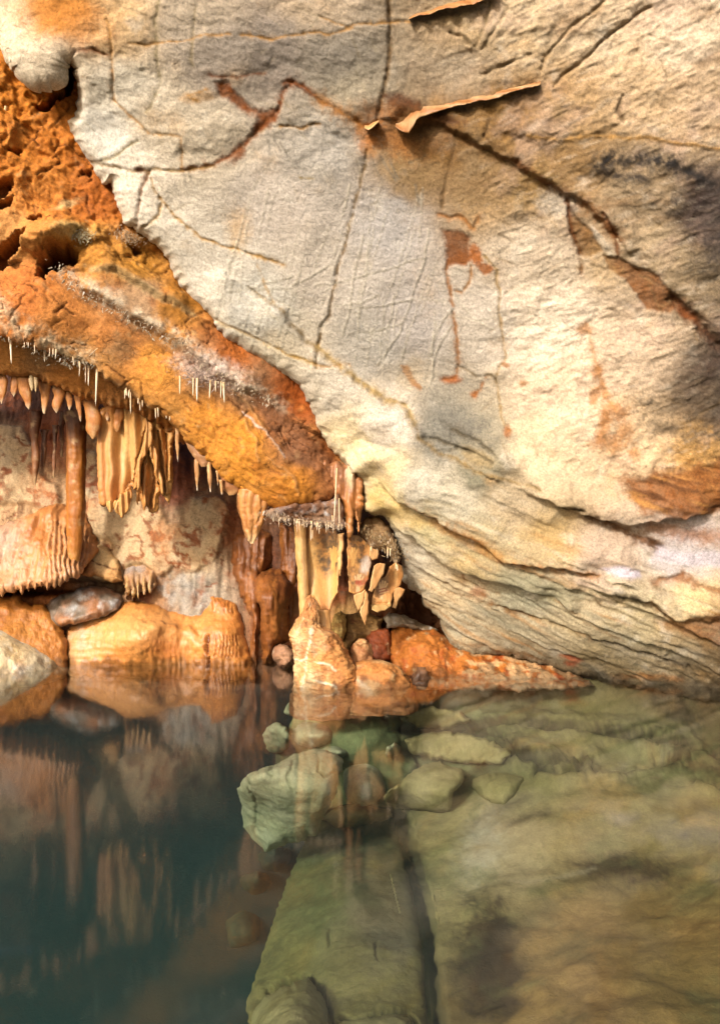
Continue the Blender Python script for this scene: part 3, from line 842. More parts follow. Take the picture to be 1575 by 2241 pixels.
    f.mix(S(206, 196, 178), f.area([(1290, 490), (1320, 520), (1345, 560), (1330, 560), (1300, 520)], 4, 5), .6)
    f.mix(S(206, 198, 184), f.blob(1215, 445, 40, 28, 20, .6), .6)
    for pts in ([(1238, 439), (1248, 498), (1267, 548), (1274, 600)], [(1317, 464), (1346, 513), (1354, 560)]):
        f.crack(pts, 5, .02, S(112, 66, 32), .9)
    P3 = f.area([(1320, 556), (1356, 562), (1391, 586), (1435, 602), (1464, 632), (1492, 661), (1459, 685), (1415, 676), (1391, 646), (1366, 612), (1330, 590)], 4, 10)
    f.mix(S(136, 90, 52), P3, .92); f.h -= .025 * P3
    f.mix(S(190, 158, 108), f.blob(1310, 590, 40, 40, 0, .9), .5)
    f.crack([(1475, 655), (1510, 690), (1528, 705), (1575, 760), (1700, 860)], 16, .05, S(100, 62, 34), .95)
    f.mix(S(140, 80, 40), f.blob(1505, 690, 26, 10, 30), .8)
    f.crack([(1323, 0), (1290, 30), (1247, 61), (1215, 100), (1191, 132), (1181, 157)], 4, .018, S(160, 132, 92), .6)
    f.crack([(1425, 10), (1390, 34), (1349, 61), (1310, 98), (1273, 132), (1235, 165), (1212, 188)], 4.5, .022, S(150, 120, 84), .6)
    f.crack([(983, 71), (1010, 80), (1029, 96)], 4, .02, S(120, 98, 66), .7)
    f.crack([(1075, 0), (1058, 60), (1040, 102)], 4, .012, S(160, 136, 98), .6); f.crack([(1110, 20), (1080, 70), (1052, 110)], 4, .012, S(170, 146, 108), .5)
    f.crack([(1160, 120), (1100, 145), (1052, 165)], 4, .014, S(150, 126, 92), .5)
    f.crack([(1000, 290), (993, 325), (985, 360), (978, 396), (965, 457)], 5, .010, S(128, 98, 62), .7)
    f.crack([(1070, 260), (1060, 300), (1075, 330)], 5, .016, S(130, 100, 66), .6)
    f.crack([(1156, 300), (1232, 305), (1300, 297), (1359, 302), (1435, 305), (1567, 325), (1700, 340)], 4, -.004, S(206, 158, 92), .8)
    f.crack([(1360, 210), (1352, 240), (1362, 262)], 5, .02, S(120, 96, 70), .6)
    # charcoal-black stains
    bl = smooth(-.6, .1, f.n(22, 4, 71))
    f.mix(S(44, 40, 38), f.line([(1308, 362), (1340, 345), (1390, 352), (1435, 350), (1490, 368), (1545, 396), (1600, 420)], 27) * bl, 1.0)
    f.mix(S(50, 44, 42), f.line([(1316, 378), (1350, 384), (1410, 392)], 18) * bl, .9)
    f.mix(SOOT, f.blob(1480, 455, 50, 26, -12, .8) * smooth(-.2, .4, f.n(26, 3, 72)), .8)
    f.mix(SOOT, f.blob(1400, 440, 40, 26, 20, .9) * smooth(-.1, .4, f.n(26, 3, 73)), .55)
    f.mix(SOOT, f.blob(1585, 500, 60, 110, 0, .9), .9); f.mix(SOOT, f.blob(1590, 860, 70, 130, 0, .9), .8)
    f.mix(S(120, 104, 84), f.blob(1500, 870, 90, 70, 0, .9), .5)
    f.mix(S(80, 70, 60), f.blob(1413, 890, 28, 24, 0, .9) * smooth(-.2, .3, f.n(24, 3, 74)), .8)
    f.mix(S(96, 80, 62), f.blob(1464, 938, 50, 14, 12, .8) * bl, .6)
    f.mix(S(120, 116, 106), f.blob(1005, 925, 75, 34, 22, .8), .8); f.mix(S(96, 90, 78), f.blob(1010, 945, 50, 10, 25), .7)
    f.mix(S(186, 160, 112), f.blob(1050, 1000, 40, 16, 24), .6)
    for k in ([(930, 955), (975, 968), (1030, 985)], [(990, 940), (1050, 965), (1090, 1000)], [(1000, 980), (1040, 990), (1080, 1010)]):
        f.crack(k, 4, .02, S(96, 84, 62), .7)
    # orange blotches
    for (x, y, a, b, r_) in ((1277, 720, 14, 9, -20), (1304, 815, 12, 14, 30), (1318, 850, 7, 30, -20), (1341, 893, 28, 20, 0), (1300, 868, 8, 18, 0), (1330, 970, 30, 16, 0), (1318, 945, 10, 24, 10),
                             (1366, 945, 14, 22, 10), (1390, 990, 10, 16, 0), (1145, 838, 8, 6, 0), (1320, 920, 9, 18, 0)):
        f.mix(S(190, 130, 76), f.blob(x, y, a * 1.2, b * 1.2, r_, .7, 1.4), .75)
    f.crack([(1290, 730), (1300, 800), (1330, 860), (1345, 900)], 5, .0, S(206, 146, 88), .5)
    # the bedded foot of the slab
    Rx = f.area([(1367, 1042), (1436, 1034), (1521, 1021), (1600, 1005), (1800, 1000), (1800, 1130), (1575, 1124), (1457, 1129), (1393, 1107), (1363, 1064)], 14, 22)
    f.mix(S(140, 84, 38), Rx, .9)
    f.mix(S(88, 54, 28), Rx * smooth(-.05, .3, f.grain(.5, .07, .2, 5, 81)), .85); f.mix(S(200, 144, 80), Rx * smooth(.08, .35, f.grain(.35, .05, .25, 5, 82)), .75); f.h += Rx * f.grain(.3, .06, .25, 4, 83) * .04
    f.crack([(1217, 1103), (1245, 1108), (1273, 1114)], 5, .05, S(50, 38, 26), .95)
    f.crack([(1286, 1129), (1371, 1163), (1423, 1189), (1440, 1200)], 11, .04, S(116, 72, 32), .85)
    f.mix(S(150, 92, 40), f.line([(1420, 1150), (1500, 1165), (1600, 1180)], 26), .7)
    f.mix(S(86, 54, 28), f.blob(1428, 1190, 16, 8, 20), .8)
    f.crack([(900, 1090), (939, 1111), (986, 1141), (1041, 1171), (1101, 1210), (1179, 1231), (1243, 1240), (1307, 1257)], 7, .022, S(170, 104, 40), .85)
    f.mix(S(190, 128, 56), f.line([(986, 1141), (1041, 1165), (1101, 1200)], 16), .5)
    f.crack([(900, 1159), (956, 1201), (999, 1236), (1054, 1249), (1140, 1274), (1209, 1309)], 6, .02, S(118, 104, 66), .8)
    f.mix(S(150, 144, 116), f.area([(1080, 1235), (1160, 1245), (1230, 1270), (1330, 1300), (1240, 1320), (1150, 1290)], 14, 14), .7)
    f.mix(S(212, 202, 212), f.area([(1310, 1238), (1360, 1236), (1400, 1250), (1395, 1262), (1345, 1258)], 6, 10), .9)
    f.mix(S(206, 196, 202), f.area([(1440, 1195), (1500, 1205), (1600, 1212), (1600, 1242), (1500, 1238), (1420, 1222)], 8, 12), .85)
    f.crack([(1346, 1298), (1380, 1302), (1400, 1312)], 8, .02, S(70, 58, 44), .85)
    f.crack([(1427, 1274), (1460, 1268), (1491, 1261), (1520, 1280), (1575, 1296)], 8, .02, S(148, 94, 52), .75)
    f.mix(S(150, 96, 56), f.blob(1488, 1265, 20, 10), .7)
    f.crack([(1414, 1313), (1470, 1351), (1520, 1348), (1600, 1356)], 6, .03, S(140, 100, 58), .7)
    f.mix(S(140, 92, 50), f.area([(1430, 1355), (1600, 1345), (1600, 1400), (1500, 1385)], 10, 16), .7)
    f.crack([(1089, 1326), (1120, 1340), (1153, 1351)], 5, .03, S(110, 76, 42), .9)
    f.crack([(1286, 1399), (1371, 1420), (1457, 1446), (1509, 1463)], 4, .03, S(70, 56, 40), .9)
    f.crack([(1150, 1350), (1220, 1372), (1286, 1395)], 4, .02, S(150, 116, 72), .7)
    f.mix(S(172, 104, 52), f.blob(1048, 1298, 18, 14), .6); f.mix(S(130, 76, 36), f.line([(1013, 1250), (1015, 1268)], 3), .8)
    for (x, y) in ((1240, 1440), (1255, 1447), (1248, 1455)):
        f.mix(S(186, 92, 46), f.blob(x, y, 16, 5, 5), .9)
    f.mix(S(196, 128, 62), f.line([(1340, 1480), (1430, 1478), (1490, 1488)], 8), .5)
    r2 = random.Random(9)
    for i in range(36):
        x = r2.uniform(930, 1575); y = r2.uniform(1050, 1500)
        if y - .40 * x < 660: continue
        L_ = r2.uniform(40, 150); k = r2.uniform(.22, .46)
        f.crack([(x, y), (x + L_ * .5, y + L_ * k * .5 + r2.uniform(-4, 4)), (x + L_, y + L_ * k)], r2.uniform(1.6, 2.8), .010, r2.choice([S(104, 84, 52), S(126, 96, 56), S(140, 124, 88), S(150, 98, 46)]), .5)
    for i in range(70):
        x = r2.uniform(1050, 1575); y = r2.uniform(0, 980); L_ = r2.uniform(20, 70); a_ = r2.choice([-.6, -.75, -.5, .4, 1.2])
        f.crack([(x, y), (x + math.cos(a_) * L_, y + math.sin(a_) * L_)], r2.uniform(1.8, 3), .006, S(146, 120, 84), .4)
    f.col = f.col * (1 - .34 * smooth(1360, 1480, py + .05 * (px - 1200)) * smooth(900, 1050, px))[:, None]      # grey, dirty foot of the slab, with shade at the water painted in
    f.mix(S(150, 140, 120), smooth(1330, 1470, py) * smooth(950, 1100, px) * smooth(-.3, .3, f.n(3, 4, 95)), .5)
    # cream rind along the lower rim
    rim = smooth(55, 6, f.sd) * (px < 900)
    f.mix(S(240, 228, 202), rim * smooth(-.3, .3, f.n(8, 3, 91)), .55)
    f.mix(S(216, 176, 100), f.area([(800, 1060), (860, 1070), (900, 1100), (960, 1140), (880, 1140), (800, 1110)], 10, 8), .45)
    f.mix(S(236, 214, 160), f.area([(700, 940), (780, 930), (830, 960), (880, 1030), (800, 1050), (730, 990)], 14, 20) * smooth(-.2, .3, f.n(14, 3, 93)), .6)

poly = [(-420, 20), (-200, 30)] + EDGE + [(2000, -430), (-420, -430)]
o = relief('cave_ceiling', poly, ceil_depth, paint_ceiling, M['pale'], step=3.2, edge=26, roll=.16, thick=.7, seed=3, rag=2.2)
tag(o, 'huge pale cracked limestone slab overhanging the pool as the cave ceiling', 'cave ceiling', kind='structure')
# ------------------------------------------------------------------ ochre rock under the slab
och_depth = depth([(0, 100, 4.32), (160, 200, 4.6), (250, 480, 4.95), (370, 600, 5.25), (480, 740, 5.45), (630, 830, 5.72), (700, 950, 5.98), (740, 1030, 6.08),
                   (0, 400, 4.55), (0, 700, 4.65), (100, 500, 4.7), (150, 780, 4.95), (250, 700, 4.9), (300, 870, 5.25), (400, 800, 5.2), (430, 985, 5.6),
                   (500, 900, 5.45), (545, 1070, 5.85), (600, 1000, 5.65), (650, 1100, 5.85), (720, 1100, 6.0), (-400, 700, 4.3), (-400, 300, 4.2), (800, 1060, 6.2)], 60)
och_col = colours([(40, 200, (206, 124, 36)), (40, 320, (204, 122, 40)), (120, 300, (200, 118, 38)), (210, 440, (178, 98, 30)), (80, 440, (206, 128, 50)), (20, 500, (200, 140, 74)),
                   (200, 540, (196, 132, 52)), (300, 600, (190, 128, 42)), (380, 660, (180, 116, 36)), (500, 780, (178, 96, 32)), (640, 880, (176, 88, 28)), (700, 980, (150, 84, 34)),
                   (60, 650, (212, 124, 54)), (130, 700, (216, 138, 66)), (260, 740, (208, 132, 64)), (350, 800, (220, 146, 60)), (300, 660, (190, 150, 108)), (450, 810, (186, 134, 88)),
                   (540, 850, (150, 108, 72)), (600, 930, (160, 104, 62)), (660, 990, (140, 98, 70)), (440, 920, (216, 140, 50)), (540, 960, (214, 140, 46)), (520, 1020, (212, 138, 48)),
                   (640, 1060, (208, 132, 44)), (600, 1090, (192, 120, 40)), (720, 1060, (166, 106, 58)), (200, 800, (196, 134, 66)), (380, 930, (196, 134, 62)), (-100, 500, (200, 130, 60))], 60)

def paint_ochre(f):
    px, py = f.px, f.py
    f.col = och_col(px + f.wx * 22, py + f.wy * 22) * np.array([1.06, 1.1, 1.2])
    f.h += f.n(2.2, 4, 1) * .07 + f.n(9, 5, 2) * .010 + f.n(24, 4, 3) * .004 + f.grain(.35, .06, .7, 4, 4) * .010
    f.h += (f.n(9, 5, 52) * .014 + f.grain(.35, .06, .7, 4, 54) * .016 + f.n(26, 4, 53) * .006) * smooth(60, -60, py - (560 + .78 * px - 90))
    rough = smooth(0, 60, 560 - py + .25 * px)
    rr = np.clip(rough, 0, 1)
    e1, e2, ev = cells([f.P[0] + f.wx * .08 + f.P[2] * .4, f.P[1], f.P[2] + f.wy * .08], 4.2, 35)
    g1, g2, gv = cells([f.P[0] + f.wx * .05, f.P[1], f.P[2] + f.wy * .05], 13.0, 36)
    f.h += rr * ((ev - .5) * .07 * smooth(0, .22, e2 - e1) + (gv - .5) * .03 * smooth(0, .25, g2 - g1) + f.grain(.4, .08, .8, 5, 37) * .03)
    f.h -= rr * .008 * smooth(.3, .45, f.n(20, 3, 38)); f.mix(S(128, 68, 24), rr * smooth(.3, .5, f.n(20, 3, 38)), .5)
    f1, f2, cv = cells([f.P[0] + f.wx * .09, f.P[1], f.P[2] + f.wy * .09], 7.0, 5)
    up = smooth(30, -30, py - (560 + .78 * px - 90)) * smooth(-60, 40, px - 60)
    f.h -= smooth(.05, .0, f2 - f1) * .010 * smooth(-.1, .4, f.n(5, 3, 6))
    f.mix(S(130, 72, 24), smooth(.05, .0, f2 - f1) * smooth(0, .4, f.n(5, 3, 6)), .5)
    f.h += (cv - .5) * .03 * np.clip(rough, 0, 1) * smooth(0, .2, f2 - f1)
    f.mix(S(150, 78, 24), smooth(.05, .5, f.n(6, 4, 7)), .55)
    f.mix(S(226, 162, 84), smooth(.12, .5, f.n(5, 4, 8)), .5)
    f.mix(S(206, 172, 120), smooth(.22, .5, f.n(11, 4, 9)), .45)
    # crystal shelf crossing the middle: overhang above, hollow below
    SH = [(620, 905), (560, 868), (500, 838), (440, 800), (380, 752), (320, 716), (270, 688), (230, 660), (185, 640), (150, 612), (118, 590)]
    f.h += .11 * f.step(SH, 7, 150, 8)
    cr = f.line([(a + 2, b - 9) for a, b in SH], 17, 14) * smooth(-.35, .15, f.n(14, 4, 61)); f.mix(S(222, 204, 176), cr, .85); f.h += cr * np.abs(f.n(38, 3, 62)) * .03; f.mix(S(140, 104, 76), f.line([(a, b + 18) for a, b in SH], 9), .4)
    SH2 = [(420, 700), (350, 666), (300, 640), (250, 606), (200, 600)]
    f.h += .06 * f.step(SH2, 6, 60, 8); f.mix(S(206, 180, 130), f.line(SH2, 8), .6)
    LO = [(760, 1060), (700, 1010), (640, 965), (590, 930), (560, 890)]
    f.mix(S(150, 100, 66), f.area([(560, 860), (620, 890), (690, 960), (740, 1030), (740, 1070), (690, 1030), (620, 980), (570, 910)], 12, 16), .8)
    f.mix(S(232, 208, 194), f.blob(452, 812, 66, 24, 18, .8, 1.3), .8)
    f.mix(S(226, 214, 206), f.line([(530, 900), (580, 945), (620, 1000)], 3), .6)
    for pts in ([(524, 905), (556, 950), (570, 1000)], [(470, 820), (540, 880), (590, 960), (625, 1010)], [(590, 1000), (640, 1040), (650, 1080)]):
        f.h += .014 * f.line(pts, 4); f.mix(S(200, 150, 96), f.line(pts, 3), .5)
    f.mix(S(150, 120, 84), f.blob(262, 760, 30, 28, 0, .9), .7)
    # crystal band on the lower left lip
    CB = [(-60, 660), (0, 690), (40, 730), (90, 752), (150, 780), (186, 796)]
    cb = f.line([(a + 4, b - 12) for a, b in CB], 28, 16) * smooth(-.4, .15, f.n(13, 4, 63)); f.mix(S(226, 204, 168), cb, .85); f.h += cb * np.abs(f.n(36, 3, 64)) * .04
    f.mix(S(190, 160, 118), f.line([(150, 775), (230, 830), (280, 855), (340, 905)], 10), .6)
    f.mix(S(120, 84, 40), f.line([(190, 800), (260, 850), (330, 870), (380, 930)], 6), .4)
    # cavities, and a shadow at the upper left carved and painted like them
    for pl, dp in (([(84, 604), (92, 572), (104, 558), (126, 550), (150, 545), (172, 556), (168, 576), (146, 584), (122, 590), (104, 598), (98, 612)], .30), ([(-30, 560), (0, 536), (30, 520), (62, 505), (66, 520), (40, 548), (14, 582), (-30, 600)], .22),
                   ([(146, 134), (164, 140), (168, 176), (150, 206), (140, 186), (148, 160)], .28), ([(84, 232), (110, 210), (150, 192), (150, 206), (120, 222), (96, 240)], .14), ([(-20, 400), (22, 392), (26, 410), (6, 424), (-20, 430)], .12),
                   ([(-20, 440), (30, 428), (22, 446), (-20, 458)], .10), ([(284, 540), (306, 544), (314, 556), (296, 560)], .08), ([(20, 330), (50, 322), (44, 338)], .08), ([(180, 380), (206, 372), (200, 392)], .05), ([(60, 480), (96, 470), (84, 490)], .08)):
        m = f.area(pl, 5, 16)
        f.h -= dp * m
        f.mix(S(120, 62, 24), m, .75)
    f.h += .12 * f.step([(180, 540), (110, 556), (60, 570)], 6, 70, 8)
    f.h += .10 * f.blob(110, 510, 60, 34, -20, .8, 0)
    f.h += .10 * f.blob(60, 660, 90, 60, 30, .9, 0) + .08 * f.blob(540, 1010, 120, 60, 35, .9, 0) + .02 * f.blob(660, 1070, 70, 34, -8, .9, 0)
    wr = f.grain(.22, .05, .75, 5, 71); bl_ = smooth(820, 960, py); f.h += bl_ * (wr * .022 + f.n(11, 5, 72) * .016 + f.n(34, 3, 75) * .005); f.mix(S(150, 86, 30), bl_ * smooth(.1, .35, wr), .5)
    h1, h2, hv = cells([f.P[0] + f.wx * .12, f.P[1], f.P[2] + f.wy * .12], 5.5, 73); f.h -= .012 * smooth(.035, .0, h2 - h1) * smooth(-.1, .2, f.n(3, 3, 74)); f.mix(S(124, 66, 22), smooth(.03, .0, h2 - h1) * smooth(-.1, .2, f.n(3, 3, 74)), .8)
    f.mix(S(214, 178, 112), f.blob(170, 515, 40, 14, 0, .8, 1.4), .8); f.mix(S(216, 186, 130), f.blob(145, 445, 26, 8, -20, .8, 1.4), .7)
    f.mix(S(204, 152, 96), f.blob(280, 515, 36, 16, 20, .8, 1.4), .7)
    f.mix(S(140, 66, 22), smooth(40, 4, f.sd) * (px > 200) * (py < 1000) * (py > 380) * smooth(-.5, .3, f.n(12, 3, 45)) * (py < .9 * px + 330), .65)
    r = random.Random(3)
    for i in range(80):
        x = r.uniform(-20, 700); y = r.uniform(200, 1050); L_ = r.uniform(14, 60); a_ = r.choice([.6, .7, 1.4, -.5, 2.3])
        f.crack([(x, y), (x + math.cos(a_) * L_ * .5 + r.uniform(-5, 5), y + math.sin(a_) * L_ * .5), (x + math.cos(a_) * L_, y + math.sin(a_) * L_)], 2.2, .014, S(110, 58, 20), .6)

OCH = [(-420, 0), (0, 40), (60, 90), (130, 80), (220, 110), (215, 240), (230, 370), (290, 460), (400, 560), (470, 670), (620, 790), (720, 900), (770, 1000), (800, 1050),
       (790, 1090), (762, 1100), (735, 1085), (725, 1096), (700, 1103), (655, 1100), (630, 1112), (605, 1116), (580, 1104), (545, 1076), (528, 1060), (500, 1038), (470, 1012), (435, 990), (405, 962),
       (385, 935), (366, 918), (330, 895), (280, 860), (235, 836), (190, 806), (150, 786), (100, 764), (45, 748), (0, 732), (-420, 640)]
o = relief('rock_ledge', OCH, och_depth, paint_ochre, M['ochre'], step=2.8, edge=18, roll=.12, thick=.8, seed=21, rag=2.5)
tag(o, 'wide rough orange ochre rock ledge sloping down beneath the pale slab', 'rock ledge')

# lower shelf the toothed row hangs from
def paint_shelf(f):
    f.col = colours([(0, 780, (206, 140, 72)), (150, 820, (196, 128, 62)), (300, 880, (186, 124, 66)), (380, 940, (176, 110, 50)), (100, 770, (150, 110, 70))], 50)(f.px + f.wx * 14, f.py + f.wy * 14)
    f.h += f.n(4, 4, 1) * .04 + f.n(14, 4, 2) * .012
    f.mix(S(150, 92, 40), smooth(0, .4, f.n(9, 4, 3)), .5); f.mix(S(222, 184, 132), smooth(.2, .5, f.n(12, 3, 4)), .5)
    for x in range(-10, 400, 17):
        f.h += .02 * f.line([(x, 820 + x * .2), (x + 3, 850 + x * .25)], 6)
o = relief('rock_shelf', [(-420, 660), (0, 700), (100, 735), (190, 780), (330, 870), (410, 945), (404, 975), (384, 968), (352, 930), (320, 914), (285, 898), (240, 890), (200, 876), (165, 866), (130, 848), (100, 838), (60, 824), (20, 822), (-10, 820), (-420, 790)],
           depth([(0, 720, 5.0), (0, 820, 5.5), (150, 850, 5.6), (330, 910, 5.95), (400, 960, 6.15), (190, 780, 5.3), (330, 870, 5.6), (-400, 750, 5.2)], 40), paint_shelf, M['ochre'], step=2.6, edge=12, roll=.1, thick=.9, seed=31, rag=2)
tag(o, 'narrow brown shelf under the ochre ledge carrying the row of teeth', 'rock shelf')

# ------------------------------------------------------------------ back wall
def paint_wall(f):
    px, py = f.px, f.py
    f.col = colours([(40, 870, (84, 42, 16)), (200, 880, (88, 44, 16)), (400, 980, (92, 42, 14)), (100, 960, (150, 80, 34)), (30, 1000, (214, 190, 156)), (60, 1080, (214, 184, 146)),  # dark browns under the shelf and right of the drapery are painted shade
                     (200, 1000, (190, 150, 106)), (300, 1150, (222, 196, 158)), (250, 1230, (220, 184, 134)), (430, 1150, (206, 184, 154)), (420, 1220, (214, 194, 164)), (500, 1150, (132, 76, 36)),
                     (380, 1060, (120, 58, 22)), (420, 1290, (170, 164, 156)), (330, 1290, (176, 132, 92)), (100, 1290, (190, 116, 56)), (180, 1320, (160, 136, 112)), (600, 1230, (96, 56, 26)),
                     (620, 1380, (150, 104, 66)), (760, 1380, (188, 150, 92)), (760, 1250, (96, 52, 22)), (850, 1340, (130, 84, 46)), (900, 1320, (110, 66, 36)), (-300, 1100, (190, 140, 90)), (1000, 1400, (150, 96, 50))], 60)(px + f.wx * 16, py + f.wy * 16)
    f.h += f.n(2, 4, 1) * .10 + f.n(7, 4, 2) * .03 + f.n(22, 4, 3) * .008
    white = np.clip(f.area([(-40, 930), (45, 935), (72, 975), (72, 1010), (90, 1040), (125, 1062), (132, 1095), (110, 1120), (60, 1100), (10, 1105), (-60, 1110)], 6, 9)
                    + f.area([(186, 985), (214, 990), (224, 1080), (240, 1120), (300, 1130), (350, 1100), (370, 1150), (410, 1150), (420, 1090), (480, 1085), (500, 1110), (488, 1180), (470, 1220), (430, 1252), (380, 1240), (350, 1260), (300, 1230), (262, 1240), (240, 1180), (200, 1170), (190, 1080)], 6, 10)
                    + f.area([(200, 1195), (225, 1188), (262, 1225), (270, 1270), (240, 1275), (180, 1255)], 5, 6), 0, 1)
    f.mix(S(220, 196, 160), white, .85); f.h += .04 * white
    f.mix(S(196, 186, 168), white * smooth(0, .4, f.n(3, 3, 9)), .5)
    f1, f2, cv = cells([f.P[0] + f.wx * .14, f.P[1], f.P[2] + f.wy * .14], 4.2, 5)
    vein = smooth(.07, .015, f2 - f1) * smooth(-.1, .25, f.n(4, 3, 6))
    f.mix(S(140, 70, 26), vein, .85); f.h -= vein * .012
    f.mix(S(150, 78, 28), white * np.maximum(smooth(.12, .28, f.n(7, 5, 8)), smooth(.10, .02, np.abs(f.n(5, 5, 18))) * smooth(-.05, .2, f.n(3, 3, 19))), .9)
    f.mix(S(150, 82, 34), (1 - white) * smooth(.0, .4, f.n(6, 4, 7)), .6)
    f.mix(S(200, 130, 70), white * smooth(-.05, .35, f.n(2.6, 4, 28)), .55)
    # vertical staining
    st = fbm([f.P[0] * 3.2, f.P[1], f.P[2] * .35], 6, 4, 12)
    f.mix(S(110, 56, 22), (1 - white) * smooth(.05, .4, st), .6); f.h += st * .03 * (1 - white)
    f.mix(S(190, 186, 184), f.area([(350, 1255), (420, 1250), (460, 1262), (455, 1320), (430, 1335), (380, 1330), (340, 1290)], 8, 14) * smooth(-.2, .3, f.n(12, 4, 14)), .85)
    f.mix(S(150, 150, 152), f.blob(400, 1290, 40, 26, 0, .8) * smooth(-.1, .3, f.n(9, 4, 15)), .6)
    f.h -= .25 * f.area([(-60, 1290), (60, 1270), (180, 1268), (268, 1275), (268, 1300), (140, 1300), (40, 1300)], 8, 8)
    f.h -= .3 * f.blob(930, 1330, 40, 34, 0, .8)
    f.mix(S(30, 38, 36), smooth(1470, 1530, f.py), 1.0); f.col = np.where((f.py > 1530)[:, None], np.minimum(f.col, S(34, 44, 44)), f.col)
    f.h *= 1 - .93 * smooth(1478, 1530, f.py)          # the drowned part of the wall is dark and nearly flat
wall_depth = depth([(0, 850, 7.3), (300, 900, 7.3), (0, 1100, 6.95), (300, 1150, 6.9), (480, 1100, 6.95), (0, 1480, 6.8), (300, 1480, 6.8), (560, 1480, 6.75), (560, 1200, 7.0), (700, 1250, 6.95),
                    (760, 1450, 6.7), (900, 1320, 7.1), (900, 1470, 6.6), (-420, 1100, 6.6), (1100, 1400, 6.9), (600, 950, 7.4), (0, 2300, 6.7), (600, 2300, 6.9), (300, 1800, 6.9), (560, 1700, 6.9)], 80)
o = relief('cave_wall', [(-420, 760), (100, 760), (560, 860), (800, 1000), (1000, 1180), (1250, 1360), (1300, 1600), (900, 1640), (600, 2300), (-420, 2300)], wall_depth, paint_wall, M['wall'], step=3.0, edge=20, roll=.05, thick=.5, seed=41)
tag(o, 'white and rust veined back wall of the cave behind the dripstone', 'cave wall', kind='structure')
# ------------------------------------------------------------------ flowstone on the back wall
def vert_noise(f, s=6, seed=1, k=.3, octs=4):
    return fbm([f.P[0] * 2.6, f.P[1] * .6, f.P[2] * k], s, octs, seed)

def paint_flow(c1, c2, c3, amp=.03, flute=.02, ripple=.0, ledge=None):
    def p(f):
        t = smooth(-.4, .5, f.n(4, 4, 1))[..., None]
        f.col = S(*c1) * (1 - t) + S(*c2) * t
        v = vert_noise(f, 7, 2)
        f.mix(S(*c3), smooth(.08, .45, v), .55)
        f.h += f.n(2.5, 4, 3) * amp * 2 + f.n(9, 5, 4) * amp * .7 + v * flute + np.abs(f.n(24, 4, 14)) * .012
        f.mix(S(*c3, .6), smooth(.12, .4, f.n(8, 5, 15)), .45); f.mix(S(*c2, 1.3), smooth(.12, .4, f.n(6, 5, 16)), .4)
        if ripple:
            w = np.sin(f.P[2] * 95 + f.n(3, 3, 8) * 9)
            f.h += w * ripple * smooth(-.3, .3, f.n(2.2, 2, 9)); f.mix(S(*c3), smooth(.5, 1, w), .25)
    return p

def flow(name, poly, dctrl, paint, mat, label, cat, seed, group=None, step=2.6, edge=34, roll=.3, thick=.4, rag=1.5):
    o = relief(name, poly, depth(dctrl, 40), paint, mat, step=step, edge=edge, roll=roll, thick=thick, seed=seed, rag=rag)
    return tag(o, label, cat, group)

# cone shaped drapery skirt at the left with its fringe
def paint_skirt(f):
    paint_flow((200, 132, 70), (212, 150, 92), (170, 100, 44), .03, .05)(f)
    fl = np.abs(np.sin(f.px * .30 + f.n(2.2, 3, 5) * 7 + f.n(9, 3, 15) * 1.2))
    m = smooth(1120, 1180, f.py) * smooth(90, 120, f.px) * (1 - smooth(175, 215, f.px))
    f.h += m * fl * .026; f.mix(S(96, 62, 34), m * smooth(.3, .0, fl) * smooth(-.3, .1, f.n(6, 3, 16)), .8); f.mix(S(206, 176, 140), m * smooth(.6, 1, fl), .5)
    f.mix(S(196, 186, 176), f.blob(10, 1180, 40, 60, 0, .9), .6)
    f.mix(S(206, 160, 120), smooth(1220, 1270, f.py), .5)
    f.h -= .03 * smooth(.1, .4, vert_noise(f, 12, 6)) * smooth(1190, 1250, f.py)
fr = [(0 - 420, 1300)]
r = random.Random(12)
bot = []
for x in range(0, 172, 7):
    yb = 1300 - .20 * x
    bot.append((x, yb + r.uniform(-4, 16) * (1 if (x // 7) % 2 else -.3)))
flow('flowstone_skirt', [(-420, 1130), (-60, 1150), (0, 1150), (40, 1135), (80, 1120), (110, 1105), (140, 1100), (185, 1120), (205, 1165), (225, 1200), (205, 1222), (190, 1240), (176, 1258)] + bot[::-1] + [(-420, 1310)],
     [(0, 1150, 6.7), (110, 1100, 6.75), (0, 1300, 6.35), (140, 1240, 6.4), (215, 1200, 6.75), (-420, 1250, 6.2)], paint_skirt, M['flow'],
     'broad fluted orange flowstone skirt with ragged hem around the hanging column', 'flowstone', 51, edge=16, roll=.1)

flow('rock_block', [(196, 1196), (215, 1188), (236, 1198), (262, 1226), (269, 1272), (245, 1276), (215, 1262), (178, 1258), (184, 1230)],
     [(200, 1195, 6.8), (265, 1270, 6.7), (180, 1255, 6.7)], lambda f: (setattr(f, 'col', colours([(220, 1230, (228, 196, 146)), (190, 1250, (206, 140, 80)), (250, 1265, (220, 170, 110))], 30)(f.px, f.py)),
     f.crack([(195, 1222), (230, 1240), (266, 1248)], 2, .02, S(110, 60, 26)), f.h.__iadd__(f.n(7, 4, 1) * .04)), M['wall'],
     'cream wedge of wall rock with a dark crack beside the fluted skirt', 'rock', 52, edge=12, roll=.08)

